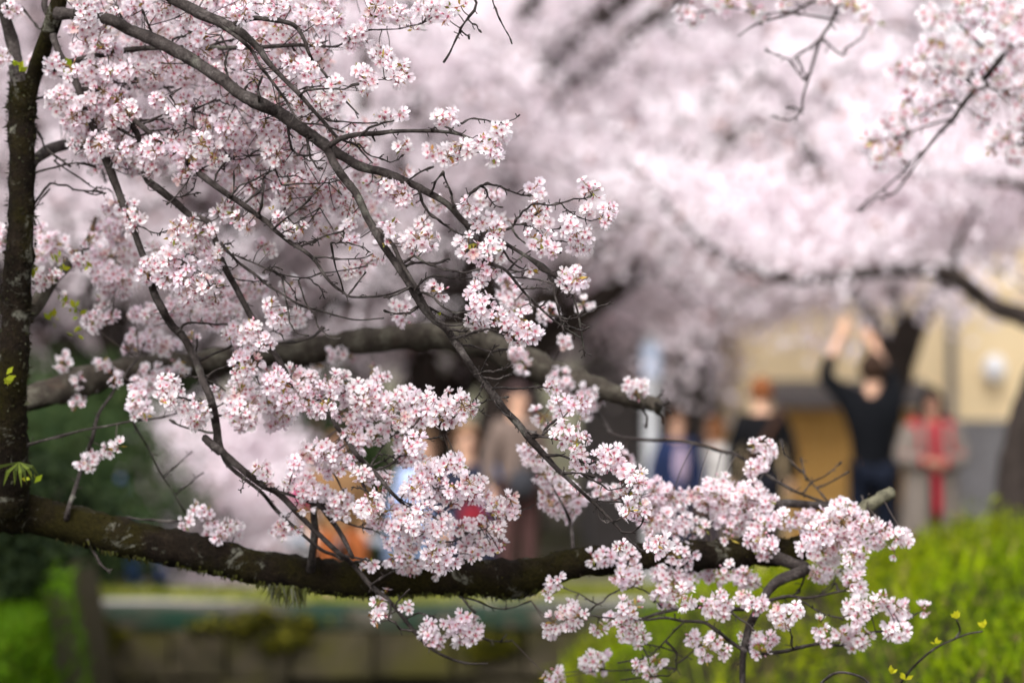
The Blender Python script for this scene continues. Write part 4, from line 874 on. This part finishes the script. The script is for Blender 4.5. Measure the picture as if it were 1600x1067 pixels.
shrub('shrub', 'blackish bush beyond the canal at the left end of the wall', 'shrub', -3.5, 18.6, 0.8, 0.9, 7000, lambda n: dark_greens(n, (0.012, 0.02, 0.01), (0.04, 0.06, 0.02)), 0.05)
olive = lambda n: green(n, (0.06, 0.055, 0.006), (0.12, 0.11, 0.01), (0.03, 0.035, 0.006), 0.3)
for (x, z, r, lab) in ((-1.5, -1.66, 0.13, 'olive yellow weed tuft hanging over the canal wall, widest of three'), (-0.15, -1.75, 0.07, 'small olive weed tuft on the canal wall right of the drain opening'), (-2.55, -1.7, 0.08, 'small olive weed tuft on the canal wall near the left bank'),):
    t = thing('weed_tuft', lab, 'plant', None, (x, 16.93, z))
    P = clump_points(700, (0, -0.05, -0.04), (r*2.6, 0.07, r*1.1), 18); quad_soup(P, 0.035+0.03*R.rand(len(P)), olive(len(P)), 'leaves', M['leaf'], t)
# low drooping cherry on the left, pink between the shrubs
shrub('cherry_sapling', 'low drooping pink cherry sapling among the dark shrubs on the left', 'tree', -2.3, 21.6, 0.75, 1.45, 9000, pinks, 0.05)

# ------------------------------------------------------------------ buildings
def _plaster(t, b):
    n = noise(t, 1.3, 6, 0.6); n2 = noise(t, 60, 3, 0.6)
    t.links.new(ramp(t, n, [(0.3, (0.76, 0.60, 0.36)), (0.7, (0.84, 0.68, 0.43))]), b.inputs['Base Color']); bump(t, b, n2, 0.15, 0.004)
M['plaster'] = mat('yellow_plaster', _plaster)
M['plinth'] = plain('plinth_grey', (0.17, 0.165, 0.17), 0.85)
M['slate'] = plain('slate_grey', (0.11, 0.10, 0.10), 0.8)
M['ochre'] = plain('ochre_boards', (0.52, 0.3, 0.09), 0.6, 0.15, 9)
M['white'] = plain('white_enamel', (0.82, 0.82, 0.84), 0.35, 0.03)
M['dark'] = plain('dark_metal', (0.03, 0.03, 0.032), 0.5)
bd = thing('building', 'yellow plastered building with grey plinth and ochre boarded door under a dark awning', 'building', None, (0, 30, -2.55))
mb = MB(); mb.box((2.42, 0, 0), (11, 7, 3.9)); mb.build('wall', M['plaster'], bd)
mb = MB(); mb.box((4.32, -0.06, 0), (11.03, -0.004, 1.66)); mb.box((4.3, -0.075, 1.66), (11.05, -0.004, 1.72)); mb.build('plinth', M['plinth'], bd)
mb = MB(); v = [(2.2, -.15, 3.9), (11.3, -.15, 3.9), (11.3, 7.4, 3.9), (2.2, 7.4, 3.9), (2.2, 3.5, 4.3), (11.3, 3.5, 4.3)]
mb.add(v, [(3, 2, 1, 0), (0, 1, 5, 4), (2, 3, 4, 5), (0, 4, 3), (1, 2, 5)]); mb.build('roof', M['slate'], bd)
b = MB(); tube(b, [(4.62, -.1, 0), (4.62, -.1, 2), (4.62, -.1, 3.88)], .045, 8); b.build('downpipe', M['plinth'], bd)
dr = MB(); dr.box((2.9, -.05, .25), (2.97, -.004, 1.83)); dr.box((4.13, -.05, .25), (4.2, -.004, 1.83)); dr.box((2.9, -.05, 1.83), (4.2, -.004, 1.9)); door = dr.build('door', M['ochre'], bd)
for i in range(8):
    x = 2.975+i*0.1443; b = MB(); d = .03+.004*R.rand(); b.box((x, -d, .26), (x+.139, -.006, 1.825)); b.build('board', M['ochre'], door)
b = MB(); tube(b, [(3.6, -.05, .95), (3.6, -.09, .97), (3.6, -.09, 1.12), (3.6, -.05, 1.14)], .012, 6); b.build('handle', M['dark'], door)
aw = MB(); v = np.array([(2.7, -.004, 2.14), (4.35, -.004, 2.14), (4.35, -.55, 1.96), (2.7, -.55, 1.96)]); v2 = v-[0, 0, .05]; v2[2:, 2] -= .05
aw.add(np.concatenate([v, v2]), [(3, 2, 1, 0)[::-1], (4, 5, 6, 7)[::-1], (0, 1, 5, 4), (1, 2, 6, 5), (2, 3, 7, 6), (3, 0, 4, 7)]); awn = aw.build('awning', M['slate'], bd)
for x in (2.78, 4.27):
    b = MB(); tube(b, [(x, -.02, 1.72), (x, -.48, 1.95)], .015, 6); b.build('bracket', M['dark'], awn)
lamp = thing('wall_lamp', 'white globe lamp on the yellow wall above the red dressed woman', 'lamp', None, (5.055, 29.9, -0.28))
u = MB(); L = []
for i in range(9):
    th = math.pi*i/8
    for j in range(14): a = 2*math.pi*j/14; L.append((0.125*math.sin(th)*math.cos(a), 0.11*math.sin(th)*math.sin(a)-.09, 0.15*math.cos(th)))
u.add(L, [(i*14+j, i*14+(j+1) % 14, (i+1)*14+(j+1) % 14, (i+1)*14+j) for i in range(8) for j in range(14)]); u.build('globe', M['white'], lamp, True)
b = MB(); tube(b, [(0, .097, -.1), (0, .02, -.1), (0, -.05, -.13)], .035, 8); b.build('bracket', M['plinth'], lamp, True)
gh = thing('building', 'dark grey low house beside the yellow building, behind the white post', 'building', None, (0, 33, -2.55))
mb = MB(); mb.box((0.9, 0, 0), (2.35, 5, 2.9)); mb.build('wall', M['slate'], gh)
mb = MB(); v = [(.6, -.4, 2.9), (2.4, -.4, 2.9), (2.4, 5.4, 2.9), (.6, 5.4, 2.9), (.6, 2.5, 3.8), (2.4, 2.5, 3.8)]
mb.add(v, [(3, 2, 1, 0), (0, 1, 5, 4), (2, 3, 4, 5), (0, 4, 3), (1, 2, 5)]); mb.build('roof', M['dark'], gh)
mb = MB(); mb.box((1.5, -.04, .9), (2.1, -.004, 1.8)); mb.build('window', M['dark'], gh)
post = thing('sign_post', 'white post carrying a small pale blue sign, left of the seated onlookers', 'sign', None, (1.25, 25.6, float(ground_z(1.25, 25.6))))
b = MB(); tube(b, [(0, 0, -.2), (0, 0, 1), (0, 0, 1.9), (0, 0, 2.22)], .065, 10); b.build('post', plain('post_white', (0.6, 0.61, 0.63), .6, .08), post, True)
b = MB(); b.box((-.085, -.095, 1.88), (.085, -.07, 2.18)); b.build('sign_panel', plain('sign_blue', (0.5, 0.57, 0.72), .5, .08), post)

# ------------------------------------------------------------------ people
def skin_obj(nodes, edges, name, material, parent, sub=1, root=0):
    me = bpy.data.meshes.new(name+'_cage'); me.from_pydata([n[0] for n in nodes], edges, []); me.update()
    o = bpy.data.objects.new(name+'_cage', me); C.objects.link(o)
    md = o.modifiers.new('s', 'SKIN'); md.use_smooth_shade = True
    if not me.skin_vertices:
        bpy.context.view_layer.objects.active = o
    for i, sv in enumerate(me.skin_vertices[0].data):
        sv.radius = (nodes[i][1], nodes[i][2] if len(nodes[i]) > 2 else nodes[i][1]); sv.use_root = (i == root)
    if sub: s = o.modifiers.new('u', 'SUBSURF'); s.levels = sub; s.render_levels = sub
    dg = bpy.context.evaluated_depsgraph_get(); dg.update()
    m2 = bpy.data.meshes.new_from_object(o.evaluated_get(dg)); m2.name = name
    C.objects.unlink(o); bpy.data.objects.remove(o); bpy.data.meshes.remove(me)
    m2.materials.clear(); m2.materials.append(material)
    return link(bpy.data.objects.new(name, m2), parent)
CL = {}
def cloth(col, rough=0.85):
    k = tuple(col)
    if k not in CL: CL[k] = plain('cloth_%d' % len(CL), col, rough, 0.12, 20)
    return CL[k]
M['skin'] = plain('skin', (0.55, 0.33, 0.23), 0.55, 0.06, 8)
def ellip(name, c, r, material, parent, zmin=-1.0, front=None, seg=14):
    u = MB(); L = []; n = 9
    th1 = math.acos(zmin)
    for i in range(n+1):
        th = th1*i/n
        for j in range(seg):
            a = 2*math.pi*j/seg; y = math.sin(th)*math.sin(a); z = math.cos(th)
            if front is not None and y < -0.25: z = max(z, front)
            L.append((c[0]+r[0]*math.sin(th)*math.cos(a), c[1]+r[1]*y, c[2]+r[2]*z))
    u.add(L, [(i*seg+j, (i+1)*seg+j, (i+1)*seg+(j+1) % seg, i*seg+(j+1) % seg) for i in range(n) for j in range(seg)])
    return u.build(name, material, parent, True)
def person(label, x, y, h, rz, pose='stand', arms=None, top=(.02, .02, .022), bottom=(.02, .02, .025), hair=(.02, .015, .012), hair_len=0, extra=None, lift=0, skin=None, shoes=(.03, .03, .03), leg_skin=False, sleeve=1.0):
    s = h/1.72; z0 = float(ground_z(x, y))+lift
    t = thing('person', label, 'person', None, (x, y, z0)); t.rotation_euler.z = rz
    up = 0.0 if pose == 'stand' else -0.46
    V = lambda a, b, c: (a*s, b*s, c*s)
    J = dict(pel=V(0, 0, .95+up), sp=V(0, .01, 1.12+up), ch=V(0, .01, 1.32+up), nk=V(0, .015, 1.46+up), hb=V(0, 0, 1.54+up), hm=V(0, -.01, 1.62+up), ht=V(0, -.005, 1.68+up))
    for sd, q in ((-1, 'l'), (1, 'r')):
        J['sh'+q] = V(.165*sd, .01, 1.4+up); J['el'+q] = V(.24*sd, .03, 1.14+up); J['wr'+q] = V(.2*sd, -.12, .98+up) if pose != 'stand' else V(.25*sd, -.03, .9+up)
        J['hp'+q] = V(.085*sd, 0, .9+up)
        if pose == 'stand': J['kn'+q] = V(.095*sd, -.01, .5); J['an'+q] = V(.1*sd, .02, .09); J['to'+q] = V(.11*sd, -.13, .045)
        else: J['kn'+q] = V(.12*sd, -.42, .48); J['an'+q] = V(.12*sd, -.4, .09); J['to'+q] = V(.13*sd, -.54, .045)
    if arms:
        for k, v in arms.items(): J[k] = V(*v)
    names = ['pel', 'sp', 'ch', 'nk', 'hb', 'hm', 'ht']; rad = dict(pel=(.13, .1), sp=(.115, .085), ch=(.13, .095), nk=(.052, .052), hb=(.065, .075), hm=(.075, .092), ht=(.06, .07))
    N = [(J[n], rad[n][0]*s, rad[n][1]*s) for n in names]; E = [(i, i+1) for i in range(6)]
    idx = {n: i for i, n in enumerate(names)}
    def addn(k, p, r, frm):
        N.append((p, r*s)); idx[k] = len(N)-1; E.append((idx[frm], idx[k]))
    for q in 'lr':
        addn('sh'+q, J['sh'+q], .055, 'ch'); addn('el'+q, J['el'+q], .042, 'sh'+q); addn('wr'+q, J['wr'+q], .028, 'el'+q)
        w_ = np.array(J['wr'+q]); d = w_-np.array(J['el'+q]); d /= np.linalg.norm(d)+1e-9
        pm = w_+d*.06*s; addn('pm'+q, tuple(pm), .03, 'wr'+q)
        sdv = np.cross(d, [0, 1, .2]); sdv /= np.linalg.norm(sdv); nv = np.cross(d, sdv)
        for i, (off, ln) in enumerate(((-.026, .065), (-.009, .078), (.009, .072), (.026, .056))):
            a = pm+d*.03*s+sdv*off*s; b = a+d*ln*.5*s+nv*.008*s; c_ = b+d*ln*.42*s+nv*.025*s
            addn('f%d%s' % (i, q), tuple(a), .0095, 'pm'+q); addn('g%d%s' % (i, q), tuple(b), .0085, 'f%d%s' % (i, q)); addn('h%d%s' % (i, q), tuple(c_), .007, 'g%d%s' % (i, q))
        a = w_+d*.03*s+sdv*.035*s; b = a+(d*.04+sdv*.025+nv*.01)*s; addn('t0'+q, tuple(a), .011, 'wr'+q); addn('t1'+q, tuple(b), .009, 't0'+q)
        addn('hp'+q, J['hp'+q], .085, 'pel'); addn('kn'+q, J['kn'+q], .055, 'hp'+q); addn('an'+q, J['an'+q], .036, 'kn'+q); addn('to'+q, J['to'+q], .035, 'an'+q)
    nose = np.array(J['hm'])+np.array([0, -.105, -.012])*s; N.append((tuple(nose), .014*s)); E.append((idx['hm'], len(N)-1))
    sk = M['skin'] if skin is None else cloth(skin, .55)
    skin_obj(N, E, 'body', sk, t)
    def garment(name, keys, links, radii, material, sub=1):
        if name == 'top' and sleeve < 1:
            for q in 'lr': J['wr'+q+'_'] = J['wr'+q]; J['wr'+q] = tuple(np.array(J['el'+q])*(1-sleeve)+np.array(J['wr'+q])*sleeve)
        n2 = [(J[k], *(np.array(radii[k])*s if np.ndim(radii[k]) else (radii[k]*s,))) for k in keys]
        skin_obj(n2, [(keys.index(a), keys.index(b)) for a, b in links], name, material, t, sub)
    J['hem'] = (J['pel'][0], J['pel'][1], J['pel'][2]-.13*s); J['col'] = tuple(np.array(J['nk'])+np.array([0, 0, -.015])*s); ts = ['col', 'hem', 'pel', 'sp', 'ch', 'shl', 'ell', 'wrl', 'shr', 'elr', 'wrr']
    garment('top', ts, [('ch', 'col'), ('hem', 'pel'), ('pel', 'sp'), ('sp', 'ch'), ('ch', 'shl'), ('shl', 'ell'), ('ell', 'wrl'), ('ch', 'shr'), ('shr', 'elr'), ('elr', 'wrr')],
            dict(col=.07, hem=(.16, .12), pel=(.165, .125), sp=(.155, .115), ch=(.16, .12), shl=.085, ell=.065, wrl=.05 if pose != 'reach' else .04, shr=.085, elr=.065, wrr=.05), cloth(top))
    if not leg_skin:
        ls = ['pel', 'hpl', 'knl', 'anl', 'hpr', 'knr', 'anr']
        garment('trousers', ls, [('pel', 'hpl'), ('hpl', 'knl'), ('knl', 'anl'), ('pel', 'hpr'), ('hpr', 'knr'), ('knr', 'anr')],
                dict(pel=(.15, .11), hpl=.105, knl=.078, anl=.06, hpr=.105, knr=.078, anr=.06), cloth(bottom))
    for q in 'lr':
        garment('shoe', ['an'+q, 'to'+q], [('an'+q, 'to'+q)], {'an'+q: .05, 'to'+q: .045}, cloth(shoes))
    hm = np.array(J['hm'])+np.array([0, .012, .022])*s
    hr = ellip('hair', hm, np.array([.097, .115, .116])*s, cloth(hair, .6), t, -0.62 if hair_len == 0 else -0.8, 0.42 if hair_len < .18 else 0.22)
    if hair_len:
        hl = MB(); P = []
        for i in range(6):
            zz = .02-hair_len*i/5; rr = .108*(1-.06*i/5)
            for j in range(11):
                a = -0.85+(math.pi+1.7)*j/10; P.append(tuple(hm+np.array([rr*math.cos(a), (rr+.012)*math.sin(a), zz])*s))
        hl.add(P, [(i*11+j, (i+1)*11+j, (i+1)*11+j+1, i*11+j+1) for i in range(5) for j in range(10)]); hl.build('hair_length', cloth(hair, .6), t, True)
    for sd in (-1, 1):
        ellip('eye', np.array(J['hm'])+np.array([.032*sd, -.088, .012])*s, np.array([.012, .008, .007])*s, M['dark'], t, seg=8)
        ellip('ear', np.array(J['hm'])+np.array([.083*sd, .012, -.005])*s, np.array([.012, .02, .03])*s, sk, t, seg=8)
    ellip('mouth', np.array(J['hm'])+np.array([0, -.088, -.052])*s, np.array([.024, .008, .006])*s, cloth((.4, .12, .1)), t, seg=8)
    if extra: extra(t, s, J)
    return t
def strap(t, s, J):
    mb = MB(); tube(mb, smooth_line([(-.13*s, .13*s, 1.43*s), (-.02*s, .15*s, 1.25*s), (.12*s, .14*s, 1.02*s)], 4), .022*s, 6); mb.build('bag_strap', cloth((.06, .03, .02)), t, True)
    mb = MB(); tube(mb, smooth_line([(-.13*s, .13*s, 1.43*s), (-.14*s, 0, 1.5*s), (-.1*s, -.12*s, 1.4*s)], 4), .022*s, 6); mb.build('bag_strap', cloth((.06, .03, .02)), t, True)
person('person in a black sweater with reddish hair, seen from behind', 1.99, 22.7, 1.68, math.pi, top=(.005, .005, .006), bottom=(.006, .006, .009), hair=(.16, .055, .02), extra=strap)
person('person in black clothes raising both arms to photograph the blossoms', 2.6, 20.5, 1.74, math.pi, top=(.004, .0045, .006), bottom=(.006, .008, .015), hair=(.03, .016, .01), hair_len=.06, sleeve=0.55,
       arms=dict(elr=(-.37, .0, 1.60), wrr=(-.2, -.1, 1.84), ell=(.2, -.22, 1.55), wrl=(.0, -.25, 1.78), shr=(-.175, 0, 1.42), shl=(.16, 0, 1.42)) if False else dict(elr=(.35, -.02, 1.58), wrr=(.22, -.12, 1.87), ell=(-.17, -.2, 1.54), wrl=(-.04, -.24, 1.79), shr=(.175, 0, 1.43), shl=(-.16, 0, 1.43)))
def coat(t, s, J):
    # open taupe coat over a red top: two long front panels and a back, all of one cloth thickness
    m_ = cloth((.15, .125, .108)); mb = MB(); P = []; n = 15
    for z, r in ((1.44, .15), (1.3, .205), (1.1, .215), (.9, .225), (.7, .24), (.5, .255)):
        for j in range(n):
            a = -math.pi/2+0.24+(2*math.pi-.48)*j/(n-1); P.append((r*s*math.cos(a)*1.05, r*s*math.sin(a)*0.82, z*s))
    k = len(P); P2 = [(x*.93, y*.93, z) for x, y, z in P]
    f = [(i*n+j, i*n+j+1, (i+1)*n+j+1, (i+1)*n+j) for i in range(5) for j in range(n-1)]; f += [tuple(k+q for q in x[::-1]) for x in f]
    for i in range(5): f += [(i*n, (i+1)*n, k+(i+1)*n, k+i*n), ((i+1)*n-1, k+(i+1)*n-1, k+(i+2)*n-1, (i+2)*n-1)]
    mb.add(P+P2, f); mb.build('coat', m_, t, True)
    for q in 'lr':
        a, b, c_ = (np.array(J[j+q]) for j in ('sh', 'el', 'wr')); mb = MB(); tube(mb, smooth_line([a, b, b*.25+c_*.75], 5), np.linspace(.088, .062, 11)*s, 9); mb.build('sleeve', m_, t, True)
    for sd in (-1, 1):
        mb = MB(); tube(mb, smooth_line([(.13*sd*s, .05*s, 1.49*s), (.135*sd*s, -.13*s, 1.38*s), (.13*sd*s, -.185*s, 1.2*s)], 4), .022*s, 6); mb.build('rucksack_strap', cloth((.25, .035, .04)), t, True)
    mb = MB(); tube(mb, smooth_line([(0, -.13*s, 1.43*s), (.005*s, -.17*s, 1.15*s), (.01*s, -.2*s, .78*s), (.01*s, -.19*s, .66*s)], 4), np.array([.05, .045, .042, .04, .038, .038, .035, .035, .035, .035, .035, .03, .03])*s, 8); mb.build('scarf', cloth((.3, .012, .025)), t, True)
person('person with a black bob in a taupe coat over red, hands together', 3.24, 22.0, 1.56, 0.1, top=(.3, .012, .022), bottom=(.015, .015, .018), hair=(.006, .005, .005), hair_len=.2, skin=(.36, .2, .14), extra=coat,
       arms=dict(ell=(-.25, -.03, 1.15), wrl=(-.08, -.24, 1.12), elr=(.25, -.03, 1.15), wrr=(.03, -.25, 1.1)))
person('brown-haired person in a navy jacket over lilac, beside the white post', 1.45, 25.0, 1.52, 0.3, top=(.018, .028, .075), bottom=(.02, .022, .04), hair=(.09, .04, .02), extra=lambda t, s, J: ellip('shirt_front', (0, -.115*s, 1.22*s), np.array([.07, .035, .19])*s, cloth((.35, .27, .36)), t))
person('person with auburn hair in a white top behind the navy jacket', 1.80, 25.3, 1.47, -1.2, top=(.6, .57, .55), bottom=(.05, .04, .045), hair=(.2, .08, .03), hair_len=.14)
# a long bench on the far bank and the people on it
bn = thing('bench', 'long grey bench on the far bank with three people sitting on it', 'bench', None, (-0.86, 20.6, float(ground_z(-0.86, 20.6))))
M['benchwood'] = plain('bench_grey', (0.27, 0.29, 0.33), 0.7)
for i in range(4):
    b = MB(); b.box((-.75, -.24+i*.12, .405), (.75, -.13+i*.12, .44)); b.build('slat', M['benchwood'], bn)
for x in (-.62, .62):
    b = MB(); b.box((x-.04, -.2, -.05), (x+.04, .2, .403)); b.build('leg', M['plinth'], bn)
seat = dict(pose='sit')
def bagof(col, off, size):
    def f(t, s, J):
        ellip('bag', np.array(off)*s, np.array(size)*s, cloth(col), t)
        mb = MB(); tube(mb, smooth_line([np.array(off)*s+[-.06*s, 0, size[2]*.7*s], np.array(off)*s+[0, .0, size[2]*1.7*s], np.array(off)*s+[.06*s, 0, size[2]*.7*s]], 4), .01*s, 5); mb.build('bag_handle', cloth(col), t, True)
    return f
person('person in an orange jacket with a magenta bag, left end of the bench', -1.27, 20.55, 1.6, 0.2, 'sit', top=(.17, .095, .045), bottom=(.2, .058, .018), hair=(.1, .05, .03), extra=bagof((.4, .02, .11), (-.26, -.1, .82), (.1, .07, .09)), shoes=(.5, .3, .28))
person('person in a pale blue shirt sitting in the middle of the bench', -0.63, 20.6, 1.62, -0.3, 'sit', top=(.3, .37, .58), bottom=(.1, .13, .2), hair=(.12, .07, .04))
person('person in dark navy with a blue rucksack and red bag sitting on the bench', -0.33, 20.5, 1.68, 0.15, 'sit', top=(.018, .02, .035), bottom=(.015, .016, .03), hair=(.22, .12, .07),
       extra=lambda t, s, J: (bagof((.03, .12, .3), (.2, -.03, .72), (.1, .1, .17))(t, s, J), bagof((.16, .012, .02), (.02, -.32, .62), (.12, .08, .09))(t, s, J)))
person('person standing in a beige jacket and dark brown trousers by the bench', 0.04, 20.0, 1.5, 0.4, top=(.13, .095, .08), bottom=(.06, .03, .028), hair=(.05, .03, .03), extra=bagof((.03, .03, .035), (-.05, -.22, .95), (.13, .08, .12)), shoes=(.45, .25, .2))
person('person in bright blue sitting low on the lawn', -2.95, 22.6, 1.62, 0.3, 'sit', top=(.05, .13, .36), bottom=(.05, .1, .28), hair=(.03, .02, .02), lift=0.0)
person('person in a white top and navy trousers sitting low on the lawn', -1.95, 22.2, 1.35, -0.3, 'sit', top=(.6, .62, .64), bottom=(.02, .025, .06), hair=(.03, .02, .02))
for (x, y, h, lab) in ((-2.95, 22.72, .43, 'low wooden stool under the person in bright blue'), (-1.95, 22.3, .36, 'low wooden stool under the person in the white top')):
    t = thing('stool', lab, 'stool', None, (x, y, float(ground_z(x, y))))
    b = MB(); b.box((-.17, -.17, h-.06), (.17, .17, h-.02)); b.build('seat', M['farbark'], t)
    for sx in (-.13, .13):
        for sy in (-.13, .13): b = MB(); b.box((sx-.018, sy-.018, -.03), (sx+.018, sy+.018, h-.062)); b.build('leg', M['farbark'], t)

# ------------------------------------------------------------------ sprouting twig on the right bank
sp = thing('budding_twig', 'thin grey twig with yellow leaf sprouts lying over the grass of the right bank', 'plant')
_t, tree, SEG = tree, sp, []
branch('stem', [7.3, 7.1, 7.0], "1395,1090 1412,1060 1437,1032 1462,1012 1487,1000 1512,990 1535,986", r0=2.4, r1=1.2)
branch('stem', [7.1, 7.05], "1492,998 1500,985 1495,968", r0=1.8, r1=1.2)
branch('stem', [6.9, 6.9], "1270,1085 1285,1065 1310,1050 1345,1057 1362,1072", r0=2.6, r1=1.6)
for (x, y, k) in ((1495, 966, 7), (1461, 1005, 4), (1392, 1052, 4), (1538, 980, 5), (1415, 1062, 4)):
    mb = MB(); p0 = W(x, y, 7.05)
    for _ in range(k):
        d = np.array([R.randn()*.6, -.3*R.rand(), .8+.3*R.randn()]); d /= np.linalg.norm(d); L = .012+.012*R.rand(); s = np.cross(d, [0.1, 1, .2])+0.3*R.randn(3); s /= np.linalg.norm(s)
        mb.add([p0, p0+d*L*.5+s*L*.25, p0+d*L, p0+d*L*.5-s*L*.25], [(0, 1, 2, 3)], (.5, .48, .02))
    mb.build('leaf_sprout', M['leaf'], sp)
tree = _t
